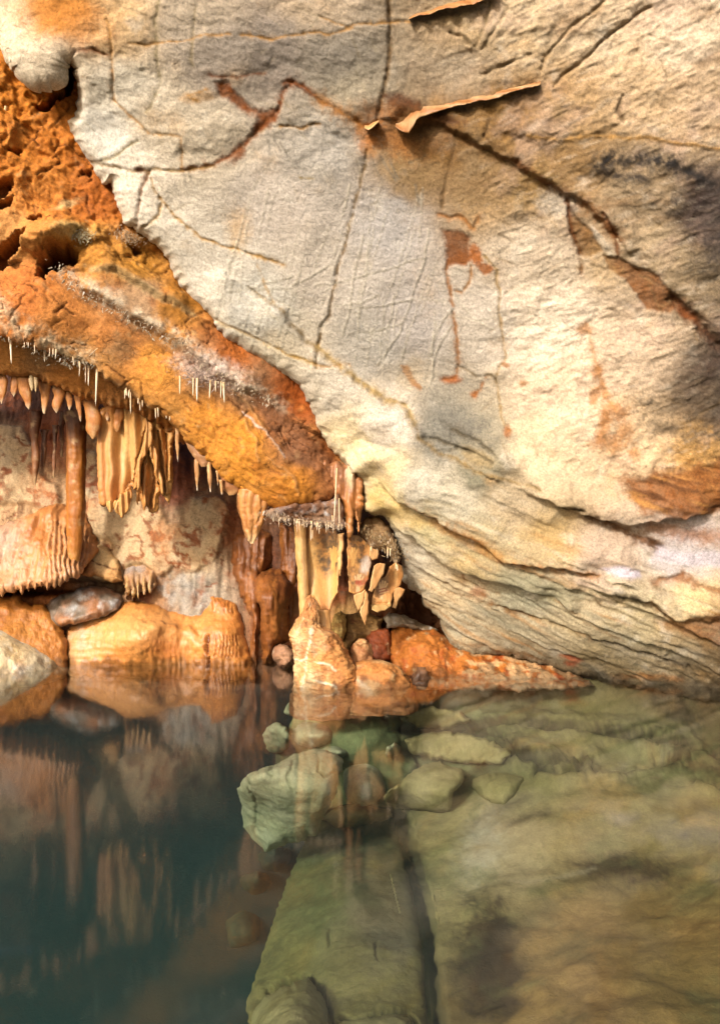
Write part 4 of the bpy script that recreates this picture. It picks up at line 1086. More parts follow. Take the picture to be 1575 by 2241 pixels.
def paint_grey(f):
    t = smooth(-.3, .4, f.n(5, 4, 1))[..., None]
    f.col = S(126, 112, 96) * (1 - t) + S(176, 118, 74) * t
    f.mix(S(206, 204, 202), smooth(.05, .3, f.n(8, 4, 2)) * smooth(130, 170, f.px), .85)
    f.mix(S(150, 150, 152), smooth(.0, .3, f.n(6, 4, 5)), .5)
    f.h += f.n(4, 5, 3) * .06 + f.n(16, 4, 4) * .012
flow('grey_boulder', [(98, 1338), (110, 1312), (140, 1300), (176, 1286), (205, 1283), (245, 1290), (268, 1302), (270, 1318), (258, 1336), (215, 1356), (170, 1366), (130, 1372), (104, 1360)],
     [(100, 1340, 6.7), (190, 1285, 6.75), (268, 1310, 6.75), (190, 1350, 6.55)], paint_grey, M['wet'],
     'wet grey boulder with white crusts under the fluted skirt', 'boulder', 53, edge=20, roll=.14)
flow('orange_boulder', [(-420, 1330), (-40, 1320), (0, 1306), (40, 1300), (52, 1318), (70, 1325), (95, 1322), (118, 1345), (134, 1366), (150, 1400), (150, 1470), (-420, 1480)],
     [(0, 1310, 6.65), (60, 1320, 6.7), (130, 1370, 6.65), (150, 1450, 6.6), (0, 1440, 6.35), (-420, 1400, 6.3)], paint_flow((196, 122, 50), (206, 140, 70), (160, 90, 34), .03, .01), M['wet'],
     'smooth orange boulder heaped behind the pale rounded rock at left', 'boulder', 54, edge=18, roll=.1)

def paint_paleb(f):
    t = smooth(-.3, .4, f.n(4, 4, 1))[..., None]
    f.col = S(206, 170, 112) * (1 - t) + S(226, 206, 168) * t
    f.mix(S(230, 222, 206), smooth(.05, .35, f.n(9, 4, 2)), .7)
    f.mix(S(196, 136, 66), smooth(.1, .4, f.n(5, 4, 5)), .5)
    f.h += f.n(3, 4, 3) * .05 + f.n(14, 4, 4) * .012
flow('pale_boulder', [(-420, 1340), (-60, 1350), (0, 1359), (38, 1370), (88, 1401), (126, 1431), (152, 1456), (160, 1475), (100, 1500), (0, 1510), (-420, 1540)],
     [(0, 1360, 6.55), (90, 1402, 6.6), (152, 1458, 6.56), (100, 1465, 6.40), (0, 1473, 6.25), (0, 1420, 6.3), (-420, 1480, 5.9), (-420, 1350, 6.2)], paint_paleb, M['wet'],
     'pale glistening rounded boulder rising from the water at the left edge', 'boulder', 55, edge=30, roll=.16)

def paint_mound(f):
    paint_flow((212, 140, 66), (220, 158, 88), (184, 110, 46), .02, .012, .0016)(f)
    px, py = f.px, f.py
    low = smooth(1400, 1450, py)
    v = np.sin(px * .42 + f.n(4, 3, 5) * 9)
    low = low * smooth(-.2, .25, f.n(3.5, 3, 17)) * smooth(290, 340, px)
    f.h += low * v * .007; f.mix(S(120, 66, 26), low * smooth(.55, 1, v) * smooth(300, 330, px), .55)
    f.mix(S(190, 186, 176), f.blob(170, 1385, 30, 34, 0, .9) * smooth(-.2, .3, f.n(12, 4, 8)), .7)
    f.mix(S(196, 170, 128), f.blob(150, 1430, 20, 40, 0, .9), .6)
    f.h += .03 * f.step([(320, 1360), (360, 1366), (420, 1376), (440, 1400)], 5, 30)
    lam = np.sin(py * 1.1 + f.n(2, 3, 21) * 6); f.mix(S(196, 124, 60), smooth(.3, 1, lam), .35); f.mix(S(236, 184, 120), f.blob(290, 1380, 110, 46, 0, .9, .7), .5)
    f.mix(S(196, 110, 50), f.blob(360, 1420, 40, 20, 10, .9), .5)
    f.crack([(454, 1390), (453, 1420), (455, 1462)], 3, .05, S(90, 40, 16))
    for x in range(462, 530, 8):
        f.crack([(x, 1296 + abs(x - 480)), (x + 1, 1340)], 2, .012, S(140, 80, 30), .6)
        f.crack([(x - 4, 1390), (x - 8, 1440)], 2, .012, S(150, 84, 34), .6)
flow('flowstone_mound', [(140, 1480), (148, 1454), (141, 1405), (143, 1376), (183, 1355), (244, 1336), (262, 1318), (270, 1305), (280, 1314), (297, 1310), (335, 1321), (377, 1336), (434, 1340), (446, 1322), (452, 1302), (469, 1292), (491, 1308),
     (520, 1322), (534, 1364), (545, 1424), (556, 1450), (560, 1490)],
     [(148, 1454, 6.62), (244, 1336, 6.75), (300, 1312, 6.8), (434, 1340, 6.8), (480, 1294, 6.8), (545, 1400, 6.72), (300, 1456, 6.58), (420, 1452, 6.62), (555, 1450, 6.66), (300, 1400, 6.45), (480, 1400, 6.58)], paint_mound, M['flow'],
     'big smooth orange flowstone mound standing in the water beneath the drapery', 'flowstone', 56, edge=26, roll=.12)
def paint_fringe(f):
    paint_flow((150, 130, 110), (190, 140, 90), (170, 110, 60), .02, .03)(f)
    v = np.sin(f.px * .5 + f.n(4, 3, 5) * 5)
    f.h += smooth(1250, 1290, f.py) * v * .03
    f.mix(S(206, 160, 96), smooth(1250, 1290, f.py) * smooth(.2, .9, v), .8); f.mix(S(150, 148, 150), (1 - smooth(1230, 1270, f.py)) * smooth(-.2, .2, f.n(9, 4, 3)), .7)
flow('dripping_flowstone', [(268, 1240), (300, 1222), (335, 1226), (345, 1250), (338, 1285), (332, 1300), (326, 1280), (320, 1306), (312, 1284), (304, 1312), (297, 1290), (290, 1316), (284, 1290), (276, 1312), (270, 1280)],
     [(268, 1240, 6.85), (340, 1240, 6.85), (305, 1290, 6.7)], paint_fringe, M['wet'], 'grey fringed flowstone dripping onto the top of the orange mound', 'flowstone', 57, edge=12, roll=.08)

# brown wet columns between mound and stalagmite
br = ((118, 66, 28), (158, 96, 44), (90, 50, 22))
def paint_brown(k):
    def p(f):
        paint_flow(*br, .03, .06)(f)
        f.mix(S(170, 140, 126), smooth(.12, .4, vert_noise(f, 9, k)) * smooth(1300, 1420, f.py), .7)
        f.mix(S(180, 116, 54), smooth(.0, .4, vert_noise(f, 5, k + 1)), .5)
    return p
flow('flowstone_column', [(500, 1180), (520, 1160), (560, 1150), (600, 1170), (600, 1230), (575, 1260), (570, 1330), (575, 1380), (568, 1452), (560, 1470), (548, 1440), (542, 1400), (548, 1350), (530, 1320), (510, 1260)],
     [(500, 1180, 6.9), (560, 1150, 6.95), (560, 1450, 6.64), (550, 1300, 6.7), (600, 1200, 6.9)], paint_brown(3), M['wet'], 'tall dark brown wet flowstone drape just right of the orange mound', 'flowstone', 58, 'wet brown flowstone columns', edge=24, roll=.22)
flow('flowstone_column', [(556, 1262), (568, 1246), (592, 1242), (618, 1244), (634, 1258), (640, 1290), (628, 1330), (640, 1400), (624, 1430), (606, 1420), (596, 1452), (575, 1455), (568, 1400), (572, 1330), (556, 1300)],
     [(560, 1262, 6.75), (592, 1244, 6.75), (636, 1280, 6.75), (590, 1300, 6.45), (580, 1450, 6.55), (620, 1420, 6.7)], paint_brown(7), M['wet'], 'round topped ochre flowstone column beside the tall brown drape', 'flowstone', 59, 'wet brown flowstone columns', edge=26, roll=.25)
flow('flowstone_column', [(606, 1140), (640, 1140), (660, 1160), (655, 1300), (645, 1380), (628, 1385), (618, 1320), (612, 1240)],
     [(610, 1150, 6.95), (650, 1150, 6.95), (640, 1380, 6.8), (630, 1250, 6.85)], paint_brown(11), M['wet'], 'shadowed brown flowstone drape behind the yellow column', 'flowstone', 60, 'wet brown flowstone columns', edge=18, roll=.18)

# rocks at the foot of the recess
def paint_rock(c1, c2, c3=None, amp=.04, th=.15):
    def p(f):
        t = smooth(-.3, .4, f.n(6, 4, 1))[..., None]
        f.col = S(*c1) * (1 - t) + S(*c2) * t
        if c3: f.mix(S(*c3), smooth(th, th + .25, f.n(9, 4, 2)), .8)
        c1_, c2_, cv = cells([f.P[0] + f.wx * .05, f.P[1], f.P[2] + f.wy * .05], 9.0, 31)
        f.h += f.n(5, 4, 3) * amp + f.n(16, 5, 4) * amp * .5 + (cv - .5) * amp * .7 * smooth(0, .15, c2_ - c1_) + np.abs(f.n(26, 4, 12)) * .012
        f.mix(S(*c1, .5), smooth(.05, .0, c2_ - c1_) * smooth(-.1, .3, f.n(6, 3, 13)), .6); f.mix(S(*c2, .65), smooth(.1, .4, f.n(13, 4, 14)), .5); f.mix(S(*c2, 1.25), smooth(.15, .4, f.n(17, 4, 15)), .5)
    return p
flow('pink_stone', [(598, 1420), (612, 1408), (632, 1412), (646, 1430), (650, 1462), (612, 1462), (600, 1445)], [(600, 1420, 6.5), (640, 1412, 6.5), (620, 1456, 6.45)],
     paint_rock((140, 98, 74), (186, 146, 118), (206, 186, 170), .08), M['wall'], 'pinkish white stone at the waterline left of the stalagmite', 'stone', 61, edge=16, roll=.16)
flow('yellow_block', [(730, 1345), (745, 1336), (757, 1345), (760, 1380), (748, 1404), (728, 1392), (724, 1365)], [(730, 1345, 6.4), (757, 1345, 6.45), (745, 1400, 6.35)],
     paint_rock((206, 170, 96), (222, 194, 126), (170, 120, 56)), M['wall'], 'yellow angular block in the recess behind the stalagmite', 'rock', 62, edge=10, roll=.1)
flow('veined_block', [(757, 1345), (800, 1338), (838, 1352), (834, 1400), (815, 1420), (800, 1398), (776, 1400), (766, 1420), (755, 1440), (752, 1400)], [(757, 1345, 6.6), (838, 1352, 6.6), (780, 1420, 6.5)],
     paint_rock((140, 104, 60), (176, 140, 84), (110, 56, 24)), M['wall'], 'dull yellow rust veined block deep in the recess', 'rock', 63, edge=12, roll=.1)
def paint_rustblock(f):
    paint_rock((150, 74, 28), (120, 56, 22), None)(f)
    f.mix(S(222, 196, 164), smooth(.1, .22, np.abs(vert_noise(f, 6, 3))), .0)
    f.mix(S(220, 190, 150), smooth(.16, .3, f.n(11, 4, 6)) * smooth(818, 832, f.px), .9)
flow('rust_block', [(800, 1392), (826, 1372), (850, 1376), (858, 1400), (854, 1446), (836, 1452), (812, 1440)], [(800, 1392, 6.5), (858, 1400, 6.5), (836, 1452, 6.4)], paint_rustblock, M['wall'],
     'dark rust red block with white flecks left of the ochre bank', 'rock', 64, edge=10, roll=.1)
def paint_bank(f):
    paint_rock((186, 112, 44), (200, 128, 56), None, .05)(f)
    w = smooth(.06, .26, f.n(10, 5, 6) + .35 * (smooth(970, 1100, f.px) - .3))
    f.mix(S(224, 190, 146), w, .85); f.mix(S(170, 76, 24), smooth(.06, .3, f.n(7, 4, 7)) * (1 - w), .8)
    f.mix(S(214, 200, 170), smooth(1478, 1486, f.py) * smooth(-.2, .2, f.n(20, 3, 8)), .6)
    f.mix(S(120, 70, 30), f.line([(974, 1400), (976, 1485)], 4), .6)
flow('rock_bank', [(852, 1384), (858, 1372), (885, 1366), (905, 1374), (950, 1376), (972, 1392), (992, 1408), (1050, 1426), (1120, 1432), (1180, 1448), (1262, 1474), (1300, 1500), (1240, 1510), (1050, 1512), (900, 1510), (852, 1470)],
     [(855, 1375, 6.6), (950, 1376, 6.6), (1050, 1428, 6.4), (1250, 1474, 6.15), (1247, 1487, 6.05), (1100, 1484, 6.08), (960, 1480, 6.14), (870, 1470, 6.3), (920, 1420, 6.3), (900, 1510, 5.9)], paint_bank, M['wall'],
     'blotchy rust and cream rock bank at the waterline under the slab', 'rock bank', 65, edge=18, roll=.12)
flow('grey_stone', [(838, 1352), (850, 1340), (874, 1344), (900, 1352), (925, 1366), (960, 1378), (930, 1384), (880, 1372), (846, 1376)], [(838, 1352, 6.5), (900, 1350, 6.6), (960, 1378, 6.6)],
     paint_rock((120, 96, 70), (176, 160, 134), (206, 200, 190)), M['wet'], 'small grey wet ledge between the hanging blades and the ochre bank', 'stone', 66, edge=10, roll=.1)
flow('small_stone', [(896, 1500), (902, 1474), (918, 1462), (930, 1470), (936, 1484), (934, 1506)], [(900, 1480, 6.0), (934, 1480, 6.02), (916, 1500, 5.92)], paint_rock((110, 76, 52), (150, 108, 78), None, .08), M['wet'],
     'small brown stone at the waterline right of the stalagmite foot', 'stone', 67, edge=12, roll=.1)

# ------------------------------------------------------------------ stalagmite
def paint_sm(f):
    px, py = f.px, f.py
    front = smooth(760, 640, px)
    f.mix(S(240, 216, 174), smooth(-.3, .3, f.n(7, 4, 2)) * smooth(760, 660, px) * smooth(1330, 1380, py), .8)
    f.mix(S(214, 134, 72), smooth(-.05, .3, f.n(5, 4, 3)) * smooth(660, 760, px), .8)
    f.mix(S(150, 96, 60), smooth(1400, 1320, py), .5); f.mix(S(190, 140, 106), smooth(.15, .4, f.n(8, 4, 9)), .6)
    f1, f2, cv = cells([f.P[0] + f.wx * .02, f.P[1], f.P[2]], 26.0, 5)
    f.h -= smooth(.25, 0, f2 - f1) * .010
    kn = fbm([f.P[0], f.P[1], f.P[2] * .45], 13, 5, 6); f.h += fbm([f.P[0], f.P[1], f.P[2] * .6], 4, 4, 5) * .07 + kn * .04 + np.abs(fbm([f.P[0], f.P[1], f.P[2] * .7], 26, 3, 7)) * .014; f.mix(S(176, 106, 56), smooth(.05, .35, -kn), .5)
    f.mix(S(170, 104, 56), smooth(.08, .35, f.n(11, 5, 8)), .6); f.mix(S(250, 236, 200), smooth(.1, .35, f.n(15, 4, 12)) * smooth(740, 660, px), .7)
    W_ = S(250, 240, 218)
    for pts in ([(640, 1440), (662, 1434), (672, 1418), (680, 1400), (682, 1370)], [(668, 1430), (664, 1470), (660, 1500)], [(690, 1440), (720, 1446), (735, 1460)], [(690, 1475), (730, 1490), (742, 1506)]):
        f.mix(W_, f.line(pts, 3), .95); f.h += .006 * f.line(pts, 3)
    f.mix(S(110, 62, 28), smooth(1503, 1512, py), .6)
sm = loft('stalagmite', [(1302, 676, 686), (1308, 670, 693), (1330, 664, 696), (1342, 658, 697), (1352, 646, 699), (1370, 640, 702), (1376, 637, 716), (1384, 636, 734), (1396, 635, 744), (1425, 636, 759), (1445, 639, 768), (1465, 640, 776), (1490, 640, 782), (1510, 640, 784), (1560, 634, 800)],
          5.86, M['wall'], (212, 148, 84), (228, 172, 108), .78, 84, 1.6, .07, seed=71, paint=paint_sm, nscale=7, streak=False, twist=0)
tag(sm, 'cream and orange knobbly stalagmite standing in the pool under the hanging sheet', 'stalagmite')
def paint_ft(f):
    f.mix(S(226, 190, 140), smooth(0, .3, f.n(8, 4, 2)), .8); f.mix(S(150, 86, 40), smooth(.1, .4, f.n(6, 4, 3)), .7)
    q1, q2, qv = cells([f.P[0] + f.wx * .05, f.P[1], f.P[2] + f.wy * .05], 8.0, 41)
    f.h += f.n(6, 4, 5) * .05 + f.n(14, 5, 6) * .03 + np.abs(f.n(24, 4, 8)) * .02 + (qv - .5) * .05 * smooth(0, .2, q2 - q1)
    f.mix(S(120, 66, 30), smooth(.1, .35, f.n(12, 4, 9)), .6)
    f.mix(S(236, 224, 204), f.line([(780, 1480), (800, 1490), (812, 1506)], 7), .6)
ft = loft('stalagmite_foot', [(1446, 796, 838), (1452, 778, 858), (1460, 762, 872), (1474, 748, 886), (1490, 740, 897), (1506, 736, 903), (1550, 726, 916)], 5.90, M['wall'], (190, 124, 64), (208, 148, 86), .7, 72, 1.6, .12, seed=72, paint=paint_ft, streak=False)
ft.name = 'round_boulder'; tag(ft, 'low rounded orange boulder joined to the right foot of the stalagmite', 'boulder')
sb = loft('stone_stump', [(1398, 788, 800), (1404, 778, 806), (1420, 772, 811), (1440, 772, 816), (1462, 772, 820)], 6.05, M['wall'], (176, 116, 70), (206, 156, 110), .8, 40, 1.6, .14, seed=73, streak=False, paint=paint_ft)
tag(sb, 'short orange stump of stalagmite on the round boulder', 'stalagmite')

# ------------------------------------------------------------------ hanging row of teeth
def paint_stal(f):
    v = vert_noise(f, 9, 3)
    f.h += f.n(9, 4, 1) * .012 + np.abs(f.n(22, 4, 2)) * .008 + v * .01
    f.mix(S(150, 88, 40), smooth(.05, .4, v), .5); f.mix(S(236, 206, 160), smooth(.1, .4, f.n(14, 4, 5)), .5)
    f.mix(S(130, 76, 36), smooth(.15, .4, f.n(7, 4, 6)), .45)
def stal(label, rows, D, c1, c2, ratio=.45, tip=(226, 206, 176), group=None, seed=0, nseg=18, rough=.16, flutes=0, mat='drip', name='stalactite', step=2.2, foot=None, paint=None):
    D = steep(D, rows[-1][0])
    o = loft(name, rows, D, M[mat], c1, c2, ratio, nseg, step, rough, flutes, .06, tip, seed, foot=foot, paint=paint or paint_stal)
    return tag(o, label, 'stalactite', group)
G1 = 'teeth hanging in a row under the ochre ledge'
O1, O2 = (190, 118, 54), (220, 154, 88)
teeth = [
    ('leftmost stubby tooth cut by the frame edge', 2, 805, 4, 884, 20), ('narrow orange tooth second from the left edge', 36, 812, 31, 866, 16),
    ('broad pale pointed tooth with a white tip near the left edge', 54, 812, 64, 892, 27), ('long pointed brown tooth right of the two thin white straws', 95, 818, 98, 905, 21),
    ('wide tooth with a hooked left tip in mid row', 128, 836, 124, 901, 25), ('short blunt tooth joined to the hooked one', 151, 842, 153, 898, 13),
    ('slim curved tooth with a thin tip left of the blunt slab tooth', 171, 838, 177, 922, 15), ('heavy blunt slab tooth behind the long white straw', 203, 866, 203, 957, 33),
    ('narrow finger tooth left above the big drapery', 236, 868, 236, 920, 16), ('rounded thumb shaped tooth on the front of the big drapery', 258, 878, 257, 943, 22)]
for i, (lab, x0, y0, x1, y1, w) in enumerate(teeth):
    stal(lab, tooth(x0, y0 - 8, x1, y1 + (i * 7 % 5), w * 1.18, .6 if i in (7, 9, 5) else .38, .12, .13), 5.62 + .0016 * x0, O1, O2, .5, (228, 206, 178) if i not in (7, 9) else (214, 160, 104), G1, 80 + i)
stal('short white peg, left one of the pair between two broad teeth', tooth(72, 812, 71, 856, 9, .7, .05), 5.6, (216, 186, 140), (232, 214, 180), .9, None, G1, 95)
stal('short white peg, right one of the pair between two broad teeth', tooth(81, 814, 79, 858, 8, .7, .05), 5.6, (216, 186, 140), (232, 214, 180), .9, None, G1, 96)

# tall hanging column and its thin neighbours
stal('long ochre column of dripstone hanging before the white wall at left', [(900, 140, 196), (930, 146, 190), (980, 148, 188), (1040, 147, 187), (1100, 146, 186), (1150, 147, 184), (1190, 149, 180), (1220, 151, 175), (1245, 155, 168), (1258, 160, 163)], 6.5,
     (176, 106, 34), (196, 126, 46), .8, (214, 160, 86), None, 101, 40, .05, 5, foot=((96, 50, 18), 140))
G2 = 'thin dark stalactites behind the row of teeth'
for i, (lab, x, y0, y1, w) in enumerate((('brown curtain strip of dripstone far left over the white wall patch', 80, 900, 1064, 22), ('thin pale stalactite left of the ochre column', 121, 930, 1046, 9),
                                         ('short grey stalactite between the brown strip and the thin pale one', 97, 940, 1040, 13), ('dark narrow stalactite touching the ochre column', 138, 900, 1000, 13))):
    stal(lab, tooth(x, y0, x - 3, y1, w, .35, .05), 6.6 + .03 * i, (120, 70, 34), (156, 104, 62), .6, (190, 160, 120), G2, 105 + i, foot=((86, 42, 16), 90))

# ------------------------------------------------------------------ the big drapery
dr = thing('drapery', (pix(300, 1130, 6.1)), 'large folded cream and orange stone drapery hanging below the toothed shelf', 'drapery')
def paint_drape(f):
    px, py = f.px, f.py
    t = smooth(-.3, .4, vert_noise(f, 6, 1))[..., None]
    f.col = S(218, 152, 84) * (1 - t) + S(230, 176, 106) * t
    f.mix(S(236, 196, 132), f.blob(285, 980, 36, 70, 8, .9), .8); f.mix(S(226, 150, 92), f.blob(235, 1060, 26, 60, 0, .9), .6)
    f.mix(S(190, 116, 50), smooth(.1, .4, vert_noise(f, 11, 4)), .45)
    for pts in ([(324, 930), (306, 985), (300, 1012), (292, 1066)], [(318, 985), (314, 1040), (313, 1080)], [(330, 965), (345, 1035), (357, 1080)], [(346, 945), (353, 1005), (362, 1078)], [(336, 1000), (338, 1060), (330, 1110)], [(365, 950), (368, 1000), (366, 1050)]):
        g = f.line(pts, 3.0, 5); f.h -= .04 * g; f.mix(S(160, 98, 48), g, .5)
        f.h += .035 * f.line([(a + 6, b) for a, b in pts], 5, 5)
    f.h += .04 * np.sin((px - 210) * .075 + f.n(2, 2, 3) * 2.5) * smooth(310, 285, px) + .014 * np.sin(px * .26 + f.n(3, 2, 5) * 3) + f.n(7, 4, 6) * .012
relief('sheet', [(216, 930), (226, 905), (240, 884), (262, 872), (290, 888), (322, 900), (350, 922), (372, 950), (380, 985), (380, 1020), (377, 1060), (375, 1090), (370, 1106), (363, 1092), (359, 1078), (360, 1088), (354, 1086), (348, 1066), (345, 1060),
                 (347, 1096), (344, 1118), (334, 1126), (326, 1120), (320, 1098), (319, 1064), (317, 1080), (315, 1119), (309, 1100), (305, 1084), (303, 1108), (298, 1096), (297, 1070), (292, 1066), (287, 1078), (280, 1085), (258, 1096), (244, 1103), (228, 1101), (224, 1060), (218, 990)],
       depth([(216, 930, 6.05), (290, 890, 5.95), (376, 960, 6.12), (230, 1100, 6.05), (290, 1080, 6.08), (330, 1110, 6.12), (370, 1105, 6.15)], 40), paint_drape, M['drip'], step=1.5, edge=4, roll=.03, thick=.07, seed=111, parent=dr, rag=.9)
def paint_fold(f):
    t = smooth(-.3, .4, vert_noise(f, 6, 1))[..., None]
    f.col = S(216, 152, 84) * (1 - t) + S(234, 184, 116) * t
    f.h += f.n(9, 4, 6) * .014 + .012 * np.sin(f.px * .5 + f.n(3, 2, 5) * 3)
for i, (pl, D) in enumerate(([[(318, 905), (332, 930), (334, 965), (326, 990), (316, 1000), (309, 1030), (306, 1060), (300, 1084), (298, 1060), (302, 1020), (308, 990), (318, 965), (320, 935)], 5.98],
                             [[(322, 935), (334, 945), (342, 985), (351, 1030), (358, 1064), (360, 1087), (353, 1078), (344, 1050), (333, 1012), (325, 975)], 6.0],
                             [[(262, 1082), (280, 1074), (289, 1068), (288, 1096), (281, 1118), (276, 1127), (267, 1134), (258, 1126), (252, 1113), (255, 1098)], 6.0],
                             [[(232, 1094), (246, 1098), (257, 1094), (253, 1110), (247, 1121), (238, 1120), (233, 1108)], 6.0],
                             [[(312, 1010), (320, 1000), (321, 1060), (322, 1096), (316, 1120), (310, 1098), (311, 1050)], 6.04])):
    relief('fold', pl, lambda px, py, D=D, pl=pl: D + (px - pl[0][0]) * .0012, paint_fold, M['drip'], step=1.4, edge=4, roll=.03, thick=.06, seed=120 + i, parent=dr, rag=.8)

# pieces hanging from the edge of the ochre ledge
def paint_leaf(f):
    paint_stal(f)
    f.mix(S(120, 70, 32), f.line([(522, 1085), (522, 1120), (532, 1150), (540, 1180)], 4), .8)
    for pts in ([(560, 1075), (552, 1110), (556, 1150), (552, 1184)], [(575, 1085), (572, 1120), (562, 1150)], [(540, 1080), (534, 1120), (542, 1160)]):
        g = f.line(pts, 4, 6); f.h -= .010 * g; f.mix(S(150, 92, 46), g, .5); f.h += .006 * f.line([(a + 7, b) for a, b in pts], 5, 5)
stal('thick leaf shaped stalactite with a pale tip left of the crystal canopy', [(1040, 536, 590), (1070, 524, 590), (1090, 519, 586), (1110, 520, 583), (1137, 528, 578), (1160, 533, 570), (1178, 539, 561), (1190, 549, 555)], 5.85, (198, 130, 64), (226, 168, 104), .55, (236, 206, 160), None, 131, 64, .12, step=1.5, paint=paint_leaf)
stal('brown lobed stone tongue between the ledge and the leaf shaped stalactite', [(1005, 462, 500), (1030, 474, 522), (1050, 482, 532), (1066, 484, 528), (1078, 496, 520), (1084, 502, 512)], 5.85, (150, 98, 60), (190, 130, 84), .5, (206, 160, 110), None, 132, 30, .14)
stal('grey brown crusty root under the ledge beside the white straws', [(960, 402, 430), (980, 412, 446), (1000, 424, 462), (1016, 436, 456), (1022, 440, 450)], 5.75, (150, 104, 66), (186, 138, 98), .5, None, None, 133, 28, .2)
G3 = 'slender white tipped stalactites in the dark gap'
for i, (lab, x, y0, y1, w) in enumerate((('slender stalactite against the right edge of the big drapery', 388, 930, 1011, 9), ('white tipped stalactite alone in the dark gap', 430, 990, 1074, 10),
                                         ('curved white tipped stalactite right of the lone one', 459, 1005, 1077, 10), ('tiny stalactite just right of the curved one', 475, 1030, 1062, 5), ('small stalactite under the brown tongue', 484, 1050, 1082, 6))):
    stal(lab, tooth(x, y0, x + 2, y1, w, .2, .1), 5.75, (196, 140, 84), (226, 180, 126), .7, (244, 232, 214), G3, 135 + i)

# crystal canopy at the tip of the ledge
def paint_canopy(f):
    t = smooth(-.3, .3, f.n(9, 4, 1))[..., None]
    f.col = S(150, 96, 54) * (1 - t) + S(196, 156, 124) * t
    f.mix(S(236, 228, 224), smooth(.08, .3, f.n(14, 4, 2)), .85); f.mix(S(120, 66, 26), f.blob(660, 1112, 50, 10, -6, .6), .8)
    f.h += np.abs(f.n(16, 4, 3)) * .04 + f.n(34, 3, 4) * .012
flow('crystal_canopy', [(578, 1128), (592, 1112), (612, 1108), (640, 1104), (690, 1098), (722, 1096), (740, 1080), (750, 1110), (756, 1150), (742, 1160), (720, 1152), (690, 1150), (660, 1146), (630, 1143), (604, 1140)],
     [(580, 1125, 5.72), (740, 1090, 5.85), (750, 1155, 5.95), (650, 1100, 5.7), (650, 1148, 5.95)], paint_canopy, M['crust'], 'grey white crystal crusted canopy under the tip of the ochre ledge', 'crystal crust', 140, edge=10, roll=.08)
def paint_bundle(f):
    paint_flow((186, 120, 60), (206, 152, 98), (130, 78, 42), .02, .05)(f)
    f.mix(S(150, 110, 90), f.blob(745, 1030, 40, 40, 0, .9), .7); f.mix(S(234, 216, 180), f.blob(766, 1040, 10, 26, 0, .6), .8)
    f.h += .022 * np.sin(f.px * .24 + f.n(3, 2, 2) * 3) + f.n(12, 4, 8) * .012
bt = flow('stalactite', [(700, 1010), (735, 1010), (770, 1015), (792, 1050), (792, 1090), (789, 1130), (784, 1172), (778, 1140), (772, 1120), (770, 1150), (768, 1186), (760, 1176), (754, 1140), (748, 1100), (735, 1070), (716, 1040)],
     [(720, 1030, 6.0), (780, 1030, 5.95), (766, 1180, 5.85), (784, 1170, 5.9), (748, 1100, 5.95)], paint_bundle, M['flow'], 'bundle of fused orange stalactites where ledge and pale slab meet', 'stalactite', 141, edge=9, roll=.08, thick=.12)

# ------------------------------------------------------------------ column and painted sheets
def hand(f, cx, cy, s, rot, thumb=1):
    """coverage of a spread hand print"""
    c, n_ = math.cos(math.radians(rot)), math.sin(math.radians(rot))
    u = ((f.px - cx) * c + (f.py - cy) * n_) / s; v = (-(f.px - cx) * n_ + (f.py - cy) * c) / s
    m = np.zeros(f.px.shape)
    def cap(x0, y0, x1, y1, w):
        d = segdist(u, v, [(x0, y0), (x1, y1)])[0]
        return smooth(w * 1.25, w * .75, d)
    for a in ([-.33, -.2, -.55, -.92, .13], [-.1, -.3, -.16, -1.22, .13], [.13, -.3, .2, -1.2, .13], [.33, -.15, .56, -.95, .12], [thumb * .38, .3, thumb * .86, -.12, .14]):
        m = np.maximum(m, cap(*a))
    m = np.maximum(m, smooth(1.12, .88, np.hypot(u / .46, v / .55)))
    m = np.maximum(m, cap(0, .4, .03, 1.5, .27) * smooth(1.6, 1.0, v))
    return m
BLACK = S(74, 66, 58)
colm = thing('painted_column', pix(690, 1350, 6.0), 'tall yellow column and stone sheet bearing a pale hand print above the stalagmite', 'dripstone column')
loft('column', [(1130, 640, 672), (1160, 644, 670), (1200, 646, 670), (1263, 651, 674), (1341, 655, 678), (1370, 656, 680)], 6.02, M['drip'], (214, 158, 92), (232, 188, 126), .8, 40, 1.8, .07, 3, .07, None, 151, parent=colm, foot=((170, 104, 56), 40), paint=lambda f: (f.mix(S(170, 140, 104), f.line([(664, 1180), (666, 1260), (672, 1330)], 5, 3), .6), f.mix(S(206, 144, 76), smooth(.05, .35, vert_noise(f, 8, 2)), .5), f.h.__iadd__(f.n(14, 4, 3) * .01)))  # grey strip is a shadow painted down the column
def paint_sheet(f):
    px, py = f.px, f.py
    t = smooth(-.3, .4, vert_noise(f, 6, 1))[..., None]
    f.col = S(212, 150, 82) * (1 - t) + S(226, 178, 110) * t
    f.mix(S(230, 184, 116), f.line([(684, 1195), (690, 1260), (694, 1320)], 8), .8)
    f.mix(S(120, 72, 34), smooth(1200, 1165, py + f.wx * 10), .8)
    f.mix(S(228, 150, 96), smooth(1280, 1340, py) * smooth(-.2, .2, vert_noise(f, 7, 4)), .5)
    f.h += .03 * np.sin((px - 668) * .09) + f.n(8, 4, 6) * .01
    hm = hand(f, 728, 1222, 19, 8, 1)
    soot = f.blob(722, 1208, 30, 42, 0, .5, .7); soot = np.maximum(soot, f.blob(714, 1235, 14, 26, 0, .6, .8))
    f.mix(BLACK, soot * (1 - hm) * smooth(-.5, .2, f.n(20, 3, 9)), .85)
    f.mix(BLACK, f.blob(700, 1218, 8, 12, 0, .6, 1.4) * smooth(0, .3, f.n(40, 2, 11)), .7)
    f.mix(S(228, 176, 104), hm, .6)
